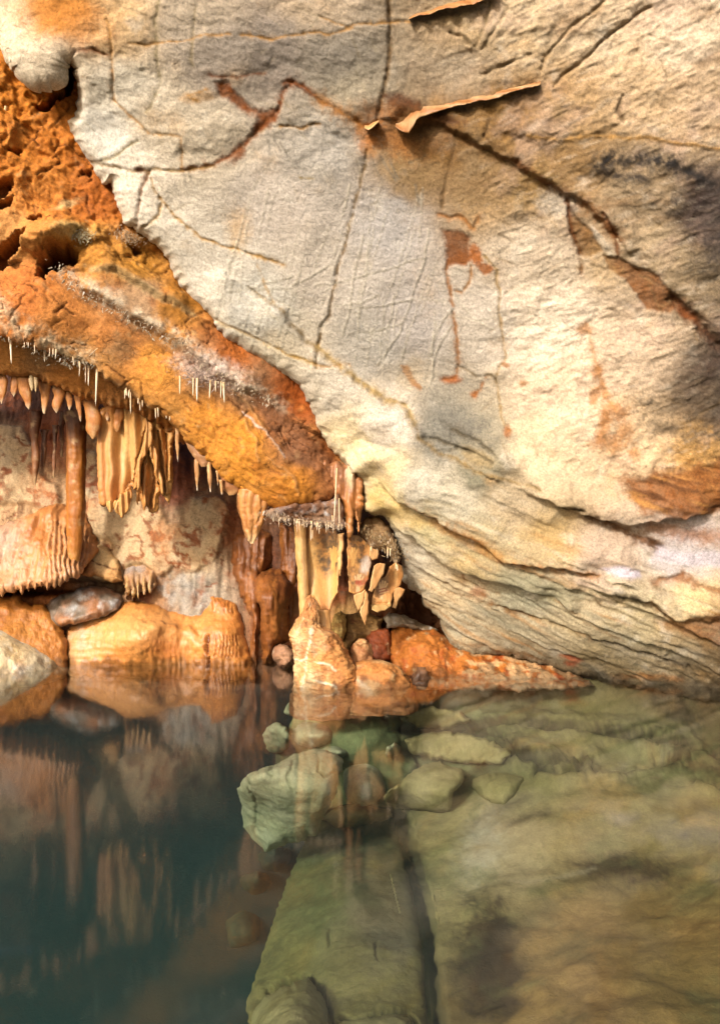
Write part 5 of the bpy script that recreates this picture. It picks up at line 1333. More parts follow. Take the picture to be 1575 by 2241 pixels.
relief('sheet', [(668, 1150), (700, 1150), (735, 1156), (742, 1190), (741, 1250), (739, 1296), (731, 1312), (726, 1330), (719, 1352), (712, 1356), (704, 1350), (699, 1322), (690, 1306), (676, 1304), (672, 1250)],
       depth([(668, 1180, 6.08), (742, 1180, 6.02), (735, 1300, 6.03), (712, 1352, 6.0), (690, 1250, 6.12), (672, 1300, 6.08)], 40), paint_sheet, M['drip'], step=1.3, edge=3, roll=.02, thick=.07, seed=152, parent=colm, rag=.8)
def paint_rim(f):  # paler colours paint in the lit edge of the sheet
    t = smooth(-.3, .4, vert_noise(f, 6, 1))[..., None]
    f.col = S(222, 162, 98) * (1 - t) + S(234, 190, 132) * t
    f.h += f.n(10, 4, 6) * .01
relief('rim', [(739, 1168), (754, 1166), (752, 1195), (749, 1225), (748, 1246), (745, 1262), (742, 1250), (739, 1270), (737, 1240), (740, 1200)],
       depth([(739, 1168, 5.96), (754, 1168, 5.93), (742, 1266, 5.98)], 40), paint_rim, M['drip'], step=1.6, edge=4, roll=.03, thick=.1, seed=153, parent=colm, rag=.9)
loft('root', [(1335, 694, 722), (1350, 700, 722), (1362, 698, 724), (1378, 694, 726)], 5.98, M['drip'], (196, 140, 80), (224, 180, 120), .7, 24, 2, .2, 0, .0, None, 154, parent=colm)

pd = thing('painted_drapery', pix(810, 1340, 6.05), 'cluster of ragged stone sheets painted with black framed hand prints beside the slab', 'painted drapery')
def paint_p1(f):
    t = smooth(-.3, .4, vert_noise(f, 6, 1))[..., None]
    f.col = S(206, 144, 80) * (1 - t) + S(224, 172, 108) * t
    f.h += f.n(7, 4, 6) * .02
    h1 = hand(f, 772, 1218, 15, 0, -1); h2 = hand(f, 784, 1276, 15, 6, 1)
    s1 = np.maximum(f.blob(784, 1200, 18, 32, 0, .5, .8), f.blob(790, 1222, 12, 16, 0, .6, .8)); s2 = f.blob(780, 1266, 18, 26, 0, .6, .7)
    f.mix(BLACK, np.maximum(s1, s2 * .8) * (1 - np.maximum(h1, h2)) * smooth(-.5, .2, f.n(22, 3, 9)), .85)
    f.mix(S(216, 210, 208), f.blob(800, 1238, 10, 20, 12, .6, .8), .8)
    f.mix(S(232, 186, 116), h1, .7); f.mix(S(232, 196, 156), h2, .85)
    f.mix(S(166, 70, 46), h2 * smooth(1268, 1272, f.py) * smooth(1286, 1276, f.py), .85)
    f.mix(S(190, 116, 84), f.blob(804, 1270, 10, 8, -20, .5, 1), .7)
relief('sheet', [(760, 1180), (768, 1172), (784, 1170), (800, 1185), (812, 1200), (812, 1240), (806, 1268), (798, 1282), (788, 1296), (776, 1301), (764, 1296), (761, 1250), (759, 1210)],
       depth([(760, 1180, 6.02), (812, 1200, 6.1), (776, 1300, 6.0), (800, 1270, 6.06)], 30), paint_p1, M['drip'], step=1.2, edge=2.5, roll=.015, thick=.09, seed=161, parent=pd, rag=1)
def paint_p2(f):
    t = smooth(-.3, .4, vert_noise(f, 6, 1))[..., None]
    f.col = S(212, 150, 88) * (1 - t) + S(230, 184, 124) * t
    f.h += f.n(9, 4, 6) * .02 - .02 * f.line([(815, 1322), (850, 1320)], 3)
    h = hand(f, 836, 1290, 15, 12, 1)
    f.mix(S(110, 84, 58), f.blob(834, 1278, 20, 22, 10, .6, .7) * (1 - h), .8); f.mix(S(236, 200, 150), h, .8)
    bars = np.sin((f.py + .25 * f.px) * 1.1)
    f.mix(S(160, 60, 40), h * smooth(1284, 1288, f.py) * smooth(1306, 1298, f.py) * smooth(-.3, .3, bars), .85)
    f.mix(S(190, 176, 120), smooth(1318, 1326, f.py), .5)
relief('sheet', [(816, 1300), (820, 1285), (832, 1268), (842, 1262), (852, 1240), (866, 1230), (880, 1238), (882, 1262), (876, 1280), (860, 1300), (856, 1326), (842, 1336), (826, 1340), (813, 1334)],
       depth([(816, 1300, 6.05), (852, 1240, 6.12), (880, 1250, 6.2), (835, 1338, 5.98)], 30), paint_p2, M['drip'], step=1.2, edge=2.5, roll=.015, thick=.1, seed=162, parent=pd, rag=1)
def paint_p3(f):
    t = smooth(-.3, .4, vert_noise(f, 6, 1))[..., None]
    f.col = S(220, 164, 106) * (1 - t) + S(236, 196, 142) * t
    f.h += f.n(9, 4, 6) * .012
for i, (pl, D) in enumerate(([[(818, 1238), (832, 1232), (843, 1234), (840, 1256), (832, 1270), (824, 1284), (814, 1296), (806, 1292), (812, 1266)], 5.95], [[(774, 1302), (790, 1296), (800, 1288), (796, 1316), (789, 1332), (783, 1337), (777, 1322)], 5.98],
                             [[(800, 1292), (806, 1300), (806, 1326), (803, 1348), (798, 1369), (793, 1356), (787, 1340), (794, 1322)], 5.92], [[(808, 1196), (818, 1200), (828, 1204), (826, 1222), (814, 1226), (808, 1216)], 5.98],
                             [[(860, 1290), (874, 1284), (886, 1290), (880, 1304), (870, 1316), (866, 1332), (858, 1330), (862, 1312)], 6.12])):
    relief('blade', pl, lambda px, py, D=D: D + 0 * px + (px - pl[0][0]) * .0016, paint_p3, M['drip'], step=1.2, edge=2.2, roll=.012, thick=.07, seed=170 + i, parent=pd, rag=.9)
def paint_tuft(f):
    t = smooth(-.3, .3, f.n(12, 4, 1))[..., None]
    f.col = S(140, 96, 50) * (1 - t) + S(186, 146, 96) * t
    f.mix(S(224, 206, 176), smooth(.15, .35, f.n(16, 4, 2)), .7); f.h += np.abs(f.n(18, 4, 3)) * .05
flow('crystal_crust', [(786, 1150), (800, 1132), (830, 1130), (850, 1150), (866, 1188), (878, 1222), (868, 1240), (852, 1214), (836, 1206), (822, 1204), (806, 1200), (790, 1184)],
     [(790, 1150, 6.2), (850, 1150, 6.25), (870, 1230, 6.25), (810, 1200, 6.1)], paint_tuft, M['crust'], 'brown furry crystal crust above the painted sheets and below the slab', 'crystal crust', 180, edge=10, roll=.1)

# ------------------------------------------------------------------ calcite flanges on the slab
def flange(name, path, D0, label, width, mat, c1, c2, seed, out=.10):
    """a thin curled sheet of calcite standing out of the slab along a traced seam"""
    pts = rough_line(rough_line(path, 2.2, 26.0, seed), .5, 6.0, seed + 1)
    n = len(pts); K = 7
    V, C = [], []
    r_ = random.Random(seed)
    cum = [0]
    for i in range(1, n): cum.append(cum[-1] + math.hypot(pts[i][0] - pts[i - 1][0], pts[i][1] - pts[i - 1][1]))
    for side in (0, 1):
        for i, (x, y) in enumerate(pts):
            t = cum[i] / cum[-1]
            wv = np.interp(t, [q[0] for q in width], [q[1] for q in width])
            D = float(ceil_depth(np.array([x]), np.array([y]))[()][0]) if True else D0
            for k in range(K):
                u = k / (K - 1)
                yy = y + wv * u * (1 + .18 * math.sin(t * 19 + 2) * math.sin(t * 7)) + (2.0 if side else 0) * (1 - u)
                dd = D - .02 - out * math.sin(u * 1.5) * (wv / 30 + .35) + (.09 * (1 - .6 * u) if side else 0) + .012 * math.sin(t * 40 + u * 3)
                V.append(pix(x + 1.5 * math.sin(t * 30) * u, yy, dd))
                m = .5 + .5 * math.sin(t * 23 + u * 5 + r_.random())
                C.append(S(*c1) * (1 - m) + S(*c2) * m)
    Q = []
    for side in (0, 1):
        b0 = side * n * K
        for i in range(n - 1):
            for k in range(K - 1):
                q = [b0 + i * K + k, b0 + i * K + k + 1, b0 + (i + 1) * K + k + 1, b0 + (i + 1) * K + k]
                Q.append(q if side == 0 else q[::-1])
    for i in range(n - 1):
        Q.append([i * K + K - 1, n * K + i * K + K - 1, n * K + (i + 1) * K + K - 1, (i + 1) * K + K - 1])
    o = link_mesh(name, np.array(V), np.array(Q), np.array(C), mat)
    return tag(o, label, 'calcite flange')
flange('calcite_flange', [(1182, 178), (1150, 186), (1118, 192), (1070, 205), (1020, 212), (985, 226), (950, 232), (912, 236), (898, 248), (880, 262), (866, 270)], 4.2, 'long wavy cream and orange calcite flange curling out of the slab', [(0, 8), (.3, 12), (.6, 12), (.8, 20), (.9, 40), (1, 6)], M['drip'], (200, 164, 120), (172, 114, 62), 190, .04)
flange('calcite_flange', [(1085, -30), (1060, -12), (1010, 2), (975, 8), (940, 24), (912, 30), (896, 38)], 3.6, 'short orange calcite flange at the top edge of the frame', [(0, 12), (.5, 12), (1, 4)], M['drip'], (180, 120, 66), (196, 148, 94), 191, .04)
flange('calcite_flange', [(828, 262), (816, 268), (806, 272), (798, 274)], 4.2, 'small tan lip of calcite at the rusty star of cracks', [(0, 4), (.5, 14), (1, 6)], M['straw'], (206, 150, 90), (226, 180, 120), 192, .08)
stal('tiny white icicle of calcite below the rusty star of cracks', tooth(799, 318, 797, 350, 9, .3, .1), 4.32, (226, 210, 190), (240, 232, 222), .8, None, None, 193)

# ------------------------------------------------------------------ straws: one made, the rest copied
def straw_base():
    nseg, n = 8, 9
    V, C = [], []
    rr = random.Random(4)
    for k in range(n):
        t = k / (n - 1)
        rad = (1 - t) ** .55 * .85 + .15 * (1 - t ** 6)
        for j in range(nseg):
            a = 2 * math.pi * j / nseg
            g = rad * (1 + rr.uniform(-.12, .12))
            V.append((.5 * g * math.cos(a) + .06 * math.sin(t * 4), .5 * g * math.sin(a), -t))
            C.append(S(214, 178, 128) * (1 - t) + S(236, 220, 194) * t)
    Q = [[k * nseg + j, (k + 1) * nseg + j, (k + 1) * nseg + (j + 1) % nseg, k * nseg + (j + 1) % nseg] for k in range(n - 1) for j in range(nseg)]
    me = bpy.data.meshes.new('straw')
    me.from_pydata(V, [], Q)
    for p in me.polygons: p.use_smooth = True
    at = me.attributes.new('Col', 'FLOAT_COLOR', 'POINT')
    at.data.foreach_set('color', np.concatenate([np.array(C), np.ones((len(C), 1))], 1).astype(np.float32).ravel())
    me.materials.append(M['straw'])
    return me
och1 = lambda x, y: float(och_depth(np.array([float(x)]), np.array([float(y)]))[0])
straw_me = straw_base()
first = [None]
def straw(x, y0, y1, w, D, label, group, lean=0.0):
    D = D(x, y0) if callable(D) else steep(D, y0)
    if first[0] is None:
        o = bpy.data.objects.new('soda_straw', straw_me); first[0] = o
    else:
        o = first[0].copy()
    o.location = pix(x, y0, D)
    w *= .8
    o.scale = (w / F * D, w / F * D, (y1 - y0) / F * D)
    o.rotation_euler = (rng.gauss(0, .035), lean + rng.gauss(0, .03), rng.uniform(0, 6))
    o.scale.x *= rng.uniform(.8, 1.2)
    tag(o, label, 'soda straw', group)
    COL.objects.link(o)
    return o
G4 = 'white soda straws under the crystal band at left'
for lab, x, y0, y1, w, D in (('thick white straw, the long one near the left edge under the crystal band', 24, 700, 797, 11, 4.86), ('medium pale straw hanging alone under the crystal band', 98, 748, 793, 8, 5.0),
                             ('short thin straw left of a close pair above the shelf', 188, 792, 840, 4, 5.1), ('thin straw right of its shorter twin above the shelf', 194, 793, 846, 6, 5.1),
                             ('longest thin white straw, in front of the blunt slab tooth', 215, 786, 889, 8, 5.12), ('white straw over the dark gap left of the big drapery', 286, 866, 907, 4, 5.4),
                             ('short straw right of the one over the drapery', 307, 878, 899, 4, 5.45)):
    straw(x, y0, y1, w, D, lab, G4)
r = random.Random(8)
CBp = [(-40, 672), (0, 706), (40, 742), (92, 765), (150, 790), (186, 805)]
for i in range(30):
    x = r.choice([8, 30, 62, 78, 118, 150, 172]) + r.gauss(0, 9)
    y = np.interp(x, [p[0] for p in CBp], [p[1] for p in CBp]) + r.uniform(-16, 2)
    straw(x, y - 8, y + r.uniform(4, 14) + (14 if r.random() < .25 else 0), r.uniform(2.4, 5), lambda a, b: och1(a, b) - .01, 'tiny white crystal spike in the fringe of the left crystal band', 'crystal spikes of the left band')
for i in range(18):
    x = r.choice([276, 284, 310, 334, 348, 372]) + r.gauss(0, 5); y = 850 + (x - 270) * .60 + r.uniform(-2, 8)
    straw(x, y - 6, y + r.uniform(3, 9) + (9 if r.random() < .25 else 0), r.uniform(2.2, 4), lambda a, b: och1(a, b) + .03, 'tiny pale spike along the lip above the big drapery', 'spikes along the ledge lip')
G5 = 'straws under the grey crystal shelf'
for lab, x, y1, w in (('leftmost straw under the grey crystal shelf', 394, 863, 5), ('second straw under the grey crystal shelf', 423, 867, 4), ('third and thickest straw under the grey crystal shelf', 432, 879, 6),
                      ('middle straw under the grey crystal shelf', 461, 873, 5), ('short straw right of the middle one under the crystal shelf', 472, 858, 4), ('fifth straw under the grey crystal shelf', 484, 872, 4), ('rightmost white straw under the grey crystal shelf', 490, 882, 6)):
    straw(x, 822 + (x - 390) * .14, y1, w, lambda a, b: och1(a, b) - .10, lab, G5)
G6 = 'fine straws fringing the crystal canopy'
for i in range(38):
    x = 588 + r.random() * 162 if i % 3 else r.choice([596, 622, 655, 668, 700, 716, 738]) + r.gauss(0, 4)
    y = np.interp(x, [586, 604, 640, 690, 720, 752], [1128, 1138, 1142, 1149, 1150, 1156])
    straw(x, y - 8, y + r.uniform(1, 9) + (r.uniform(6, 16) if r.random() < .3 else 0), r.uniform(2.0, 4.6), 5.80 + .0003 * (x - 586), 'fine white straw in the fringe of the crystal canopy', G6)
straw(737, 1024, 1168, 3.4, 5.78, 'very long hair thin white straw before the fused stalactites', 'hair thin straws'); straw(727, 1128, 1168, 3, 5.8, 'shorter hair thin straw left of the very long one', 'hair thin straws'); straw(742, 1090, 1166, 2.6, 5.8, 'hair thin straw close right of the very long one', 'hair thin straws')
for x, y0, y1 in ((848, 1198, 1222), (854, 1200, 1218), (866, 1232, 1246), (869, 1236, 1250), (812, 1196, 1206), (680, 1150, 1184), (684, 1160, 1180)):
    straw(x, y0, y1, 3.4, 5.95 if x > 700 else 5.85, 'small white straw among the painted sheets', 'small straws about the painted sheets')
straw(14, 232, 320, 8, 4.42, 'bent white crystal rod lying on the ochre rock at the left edge', None, -.35).name = 'crystal_rod'
straw(214, 762, 802, 2.4, 4.86, 'needle thin white crystal on the smooth ochre rock', None, -.9).name = 'crystal_needle'

# furry crystals along the ledges: nobody could count them
def crystals(name, path, D, n, spread, size, label, seed, c=(232, 222, 210)):
    r_ = random.Random(seed)
    V, T, C = [], [], []
    xs = [p[0] for p in path]; ys = [p[1] for p in path]
    for i in range(n):
        t = r_.random() * (len(path) - 1); k = int(t); u = t - k
        x = xs[k] + (xs[k + 1] - xs[k]) * u + r_.gauss(0, spread); y = ys[k] + (ys[k + 1] - ys[k]) * u + r_.gauss(0, spread * .7)
        d = D(x, y) - .005
        L_ = size * r_.uniform(.25, 1.0) * (1.6 if r_.random() < .15 else 1); w = L_ * r_.uniform(.16, .4)
        a = r_.gauss(1.57, .8)
        p = np.array(pix(x, y, d))
        dirv = np.array([math.cos(a) * .8, -r_.uniform(.2, 1.0), -math.sin(a) * .9]); dirv /= np.linalg.norm(dirv)
        s1 = np.cross(dirv, [.3, .5, .8]); s1 /= np.linalg.norm(s1); s2 = np.cross(dirv, s1)
        b = len(V)
        for q in range(3):
            V.append(p + (s1 * math.cos(q * 2.094) + s2 * math.sin(q * 2.094)) * w - dirv * .01)
        V.append(p + dirv * L_)
        cc = S(*c) * r_.uniform(.6, 1.0)
        C += [cc * .8] * 3 + [cc]
        T += [[b, b + 1, b + 3], [b + 1, b + 2, b + 3], [b + 2, b, b + 3]]
    o = link_mesh(name, np.array(V), np.zeros((0, 4), np.int64), np.array(C), M['straw'], None, np.array(T))
    for p in o.data.polygons: p.use_smooth = False
    return tag(o, label, 'crystals', None, 'stuff')
crystals('crystal_fur', [(-40, 672), (0, 700), (40, 738), (92, 760), (150, 784), (186, 800)], lambda x, y: och1(x, y) + .02, 420, 13, .026, 'furry white crystals crusting the left lip of the ochre ledge', 1, (214, 196, 166))
crystals('crystal_fur', [(118, 592), (150, 614), (185, 642), (230, 662), (270, 690), (320, 718), (380, 754), (440, 802), (500, 838), (560, 868), (600, 884)], lambda x, y: och1(x, y) - .13, 340, 11, .020, 'furry grey crystals along the shelf across the ochre ledge', 2, (226, 204, 172))
crystals('crystal_fur', [(396, 808), (430, 820), (462, 830), (490, 836)], lambda x, y: och1(x, y) - .05, 260, 14, .02, 'pinkish white tuft of crystals midway on the ochre ledge', 3, (226, 196, 176))
crystals('crystal_fur', [(584, 1120), (604, 1132), (640, 1138), (690, 1144), (720, 1146), (750, 1150)], lambda x, y: 5.78, 420, 8, .018, 'frosty crystals covering the underside of the canopy', 4, (206, 178, 150))
crystals('crystal_fur', [(140, 515), (170, 512), (200, 522)], lambda x, y: och1(x, y) - .10, 320, 10, .016, 'small cream crystal tuft above the dark hollow in the ochre ledge', 5, (226, 206, 160))
crystals('crystal_fur', [(262, 508), (285, 520), (305, 528)], lambda x, y: och1(x, y) - .05, 260, 10, .016, 'cream crystal tuft beside the edge of the pale slab', 6, (224, 190, 150))
crystals('crystal_fur', [(800, 1160), (830, 1180), (856, 1200), (868, 1220)], lambda x, y: 6.02, 300, 14, .018, 'brown furry crystals above the painted sheets', 7, (190, 160, 116))
# ------------------------------------------------------------------ under the water
shelf_z = rbf([(640, 1500, -.35), (620, 1620, -.7), (700, 1600, -.45), (760, 1520, -.22), (900, 1505, -.18), (1250, 1495, -.08), (1575, 1512, -.06), (2050, 1535, -.06), (800, 1640, -.50), (760, 1740, -.95), (840, 1740, -.85),
               (900, 1600, -.48), (1050, 1590, -.42), (1250, 1590, -.36), (1575, 1600, -.34), (960, 1720, -.75), (1100, 1740, -.62), (1300, 1750, -.52), (1575, 1750, -.46), (2050, 1750, -.46), (900, 1800, -.84), (1000, 1850, -.80),
               (1150, 1900, -.72), (1350, 1900, -.70), (1575, 2000, -.56), (960, 2040, -.86), (1060, 2150, -.84), (1300, 2241, -.6), (1575, 2241, -.55), (2050, 2241, -.55), (1000, 2500, -.88), (1400, 2600, -.6)], 160)
SHELF_RIM = [(590, 1440), (600, 1560), (612, 1680), (680, 1790), (760, 1770), (862, 1768), (892, 1782), (908, 1860), (932, 1940), (952, 2040), (968, 2160), (984, 2300), (990, 2700)]
def bed_depth(px, py):
    d, _, _, sd = segdist(px, py, SHELF_RIM)
    t = smooth(-6, 34, d * sd)
    deep = -2.1 - 1.8 * smooth(150, 520, d * sd)
    z = shelf_z(px, py) * (1 - t) + deep * t
    return (CH - np.minimum(z, -.02)) * F / np.maximum(py - CY, 40)
def paint_bed(f):
    px, py = f.px, f.py
    f.col = colours([(1200, 1650, (160, 156, 104)), (1450, 1640, (150, 152, 104)), (1000, 1600, (150, 160, 112)), (760, 1600, (160, 176, 124)), (650, 1560, (176, 180, 128)), (760, 1700, (140, 150, 104)), (960, 1850, (190, 178, 124)), (980, 1980, (180, 166, 112)), (1300, 1800, (176, 160, 112)), (1100, 1850, (196, 180, 140)), (1000, 2000, (176, 164, 112)),
                     (1060, 2080, (96, 78, 56)), (1250, 2080, (186, 152, 98)), (1450, 2100, (150, 128, 74)), (1500, 1850, (160, 146, 90)), (1200, 2200, (170, 140, 86)), (300, 2000, (96, 100, 80)), (640, 1700, (110, 110, 84)), (900, 1900, (80, 76, 58)),
                     (1500, 1530, (110, 94, 66))], 80)(px + f.wx * 30, py + f.wy * 30)
    f.col = f.col * np.array([1.0, .93, .88])
    f.h += f.n(1.6, 4, 1) * .08 + f.n(6, 4, 2) * .03
    far = smooth(1760, 1640, py); c1_, c2_, cv = cells([f.P[0] + f.wx * .25, f.P[1] * .8 + f.wy * .2, f.P[2] * 0], 1.15, 9)
    f.h += far * (cv - .5) * .07 * smooth(0, .2, c2_ - c1_); f.mix(S(60, 54, 38), far * smooth(.09, .02, c2_ - c1_) * smooth(-.3, .1, f.n(2, 3, 19)), .8)
    f.mix(S(120, 108, 72), smooth(.08, .4, f.n(2.6, 5, 8)), .6)
    f.mix(S(70, 54, 40), f.area([(1045, 1960), (1080, 1950), (1110, 2020), (1140, 2120), (1160, 2241), (1040, 2241), (1010, 2100)], 40, 60), .9)
    f.mix(S(82, 64, 46), f.blob(1370, 1910, 110, 30, 6, .9, 1.0), .95); f.mix(S(90, 74, 54), f.blob(1330, 1895, 50, 16, 0, .9), .6)
    f.mix(S(96, 80, 62), f.line([(1040, 1800), (1100, 1770), (1150, 1745)], 16) + f.line([(1110, 1810), (1150, 1790), (1200, 1775)], 12), .6)
    f.mix(S(226, 214, 190), f.blob(1050, 1850, 40, 70, 20, .9, .8), .6); f.mix(S(206, 186, 150), f.line([(1110, 1930), (1200, 1920), (1300, 1905)], 6), .5)
    f.mix(S(206, 166, 100), smooth(.1, .4, f.n(2.2, 4, 5)), .6); f.mix(S(130, 130, 84), smooth(.1, .4, f.n(3, 4, 6)), .5)
    for pts, w in (([(1120, 1660), (1150, 1672), (1180, 1682), (1215, 1676), (1260, 1665)], 9), ([(1260, 1665), (1300, 1690), (1330, 1692), (1390, 1678), (1480, 1662)], 7), ([(880, 1596), (1010, 1590), (1120, 1588), (1300, 1596), (1420, 1612), (1500, 1640)], 8),
                   ([(1030, 1600), (1080, 1616), (1120, 1640), (1135, 1665)], 8), ([(1180, 1700), (1240, 1706), (1270, 1695)], 6), ([(1520, 1700), (1560, 1715)], 5), ([(1280, 1650), (1300, 1660), (1292, 1672)], 5), ([(900, 1640), (920, 1680), (900, 1700)], 8), ([(1390, 1610), (1460, 1630), (1560, 1650)], 8)):
        f.crack(pts, w * 1.25, .07, S(46, 42, 30), .95, 14)
        f.mix(S(84, 76, 52), f.line([(a, b + 5) for a, b in pts], w * 2.2, 14), .6); f.h += .05 * f.line([(a, b + 16) for a, b in pts], 12, 14)
    f.mix(S(50, 44, 34), f.blob(1140, 1668, 26, 12, 10, .7), .8)
    f.h += .10 * f.step([(1260, 1665), (1180, 1682), (1120, 1655), (1030, 1600)], 6, 80) + .08 * f.step([(1500, 1640), (1420, 1612), (1300, 1596), (1120, 1588), (1010, 1590), (880, 1596)], 6, 50)
o = relief('pool_bed', [(-420, 1470), (560, 1476), (640, 1500), (1281, 1484), (1420, 1494), (1575, 1508), (2050, 1536), (2500, 1560), (2500, 2700), (-420, 2700)], bed_depth, paint_bed, M['bed'], step=5.0, edge=10, roll=.0, thick=.2, seed=201)
tag(o, 'sloping rock floor of the pool seen through green water', 'pool bed', kind='structure')

def sub(name, poly, zc, paint, label, seed, cat='submerged rock', group=None, edge=26, roll=.2, thick=.5, step=2.6, soft=110):
    o = relief(name, poly, under(zc, soft), paint, M['bed'], step=step, edge=edge, roll=roll, thick=thick, seed=seed, rag=1.4)
    return tag(o, label, cat, group)
def paint_slab(f):
    f.col = colours([(760, 1800, (130, 130, 92)), (700, 1950, (150, 148, 96)), (820, 1900, (116, 112, 84)), (850, 2000, (122, 112, 82)), (650, 2150, (176, 164, 100)), (820, 2150, (160, 146, 88)), (900, 2220, (150, 134, 80)), (600, 2220, (190, 170, 108))], 70)(f.px + f.wx * 20, f.py + f.wy * 20)
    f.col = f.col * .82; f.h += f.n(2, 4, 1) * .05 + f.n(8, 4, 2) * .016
    f.mix(S(96, 92, 66), smooth(.02, .4, f.n(2.4, 5, 7)), .6)
    f.mix(S(110, 98, 72), f.blob(840, 1880, 60, 90, 10, .9), .5); f.mix(S(186, 168, 104), smooth(.1, .4, f.n(3, 4, 3)), .5)
    f.crack([(590, 2168), (622, 2150), (672, 2134), (698, 2164), (716, 2200), (732, 2300)], 8, .05, S(48, 44, 30), .85); f.crack([(604, 2212), (640, 2230), (660, 2262)], 5, .03, S(60, 56, 38), .7)
    f.crack([(822, 2060), (824, 2090), (830, 2106)], 3, .02, S(70, 64, 44), .6); f.crack([(740, 2226), (780, 2230), (850, 2216), (895, 2218), (912, 2241)], 7, .04, S(50, 46, 32), .8); f.crack([(722, 2030), (716, 2070)], 3, .02, S(90, 84, 56), .5)
sub('submerged_slab', [(552, 2300), (540, 2200), (560, 2130), (600, 2010), (630, 1920), (668, 1840), (702, 1788), (760, 1760), (850, 1762), (862, 1800), (880, 1870), (898, 1940), (912, 2000), (922, 2060), (936, 2241), (940, 2300)],
    [(760, 1760, -1.15), (860, 1780, -1.15), (630, 1920, -1.35), (918, 1940, -1.15), (560, 2130, -1.4), (960, 2241, -1.05), (550, 2300, -1.3), (750, 2000, -1.15), (750, 2241, -1.05)], paint_slab, 'long tapering olive stone slab lying under water in the middle of the pool', 211, edge=22, roll=.10)
def paint_green(f):
    t = smooth(-.3, .4, f.n(5, 4, 1))[..., None]
    f.col = S(206, 206, 160) * (1 - t) + S(222, 220, 178) * t
    f.h += f.n(3.5, 4, 2) * .035 + f.n(12, 4, 3) * .01
    f.mix(S(110, 124, 84), smooth(.15, .4, f.n(8, 4, 4)), .5)
    for pts in ([(600, 1672), (580, 1690), (596, 1700)], [(700, 1660), (694, 1690), (712, 1700), (730, 1690)], [(640, 1660), (630, 1700), (640, 1730)], [(540, 1700), (560, 1760), (556, 1820)]):
        f.crack(pts, 3, .012, S(120, 128, 92), .6)
sub('submerged_boulder', [(519, 1726), (532, 1706), (548, 1690), (600, 1672), (640, 1650), (690, 1638), (722, 1644), (750, 1662), (748, 1690), (738, 1720), (735, 1742), (716, 1776), (700, 1806), (692, 1830), (660, 1842), (630, 1846), (606, 1858), (580, 1864), (556, 1840), (532, 1810), (530, 1770)],
    [(519, 1726, -.45), (640, 1650, -.22), (750, 1662, -.30), (735, 1742, -.45), (690, 1830, -.85), (580, 1860, -1.0), (530, 1800, -.85), (640, 1740, -.42)], paint_green, 'big pale green boulder under water below the stalagmite', 212, 'submerged boulder', roll=.25)
sub('submerged_boulder', [(574, 1608), (584, 1590), (606, 1580), (628, 1590), (636, 1615), (628, 1640), (604, 1650), (582, 1640)], [(574, 1608, -.5), (606, 1582, -.36), (636, 1615, -.45), (604, 1648, -.7)], paint_green, 'small rounded green boulder above the big pale one under water', 213, 'submerged boulder', edge=18)
sub('submerged_boulder', [(842, 1650), (846, 1634), (862, 1624), (876, 1632), (876, 1650), (864, 1660), (848, 1660)], [(842, 1650, -.5), (862, 1624, -.4), (876, 1650, -.6)], paint_green, 'fist sized green stone in the dark cleft under water', 214, 'submerged boulder', edge=12)
sub('submerged_boulder', [(780, 1590), (800, 1562), (840, 1556), (900, 1560), (896, 1584), (850, 1600), (820, 1622), (790, 1620)], [(780, 1590, -.45), (840, 1556, -.3), (900, 1570, -.35), (820, 1620, -.55)], paint_green, 'mossy green stones just under the surface right of the stalagmite', 215, 'submerged boulder', edge=16)
def paint_kh(f):
    t = smooth(-.3, .4, f.n(5, 4, 1))[..., None]
    f.col = S(176, 162, 108) * (1 - t) + S(200, 184, 128) * t
    f.h += f.n(3.5, 4, 2) * .04 + f.n(12, 4, 3) * .012
    f.mix(S(140, 132, 84), smooth(.1, .4, f.n(5, 4, 4)), .5)
    f.mix(S(120, 96, 56), f.line([(842, 1752), (900, 1766), (985, 1776)], 5), .7)
    f.mix(S(190, 170, 110), f.line([(842, 1744), (900, 1756), (985, 1764)], 5), .6)
sub('submerged_rock', [(838, 1748), (850, 1730), (880, 1708), (905, 1686), (935, 1672), (962, 1664), (985, 1676), (1010, 1680), (1016, 1704), (1006, 1722), (990, 1742), (986, 1776), (960, 1780), (900, 1772), (850, 1766)],
    [(838, 1748, -.6), (905, 1686, -.5), (962, 1664, -.48), (1016, 1704, -.52), (986, 1776, -.75), (850, 1766, -.75), (930, 1720, -.55)], paint_kh, 'wedge shaped tan rock with a sharp front edge under water', 216, edge=12, roll=.08)
sub('submerged_rock', [(1028, 1720), (1034, 1704), (1060, 1694), (1110, 1690), (1150, 1700), (1146, 1728), (1126, 1750), (1108, 1776), (1080, 1772), (1050, 1752)], [(1028, 1720, -.6), (1060, 1694, -.5), (1150, 1700, -.5), (1108, 1776, -.68), (1090, 1725, -.54)], paint_kh, 'rounded tan rock under water right of the wedge', 217, edge=26)
sub('submerged_rock', [(540, 2300), (552, 2220), (580, 2180), (620, 2158), (672, 2140), (690, 2160), (706, 2180), (718, 2210), (726, 2300)], [(552, 2220, -1.2), (672, 2140, -1.05), (720, 2220, -1.05), (630, 2230, -.9), (640, 2300, -.85)], paint_kh, 'rounded yellowish rock under water at the bottom edge', 218, edge=30)
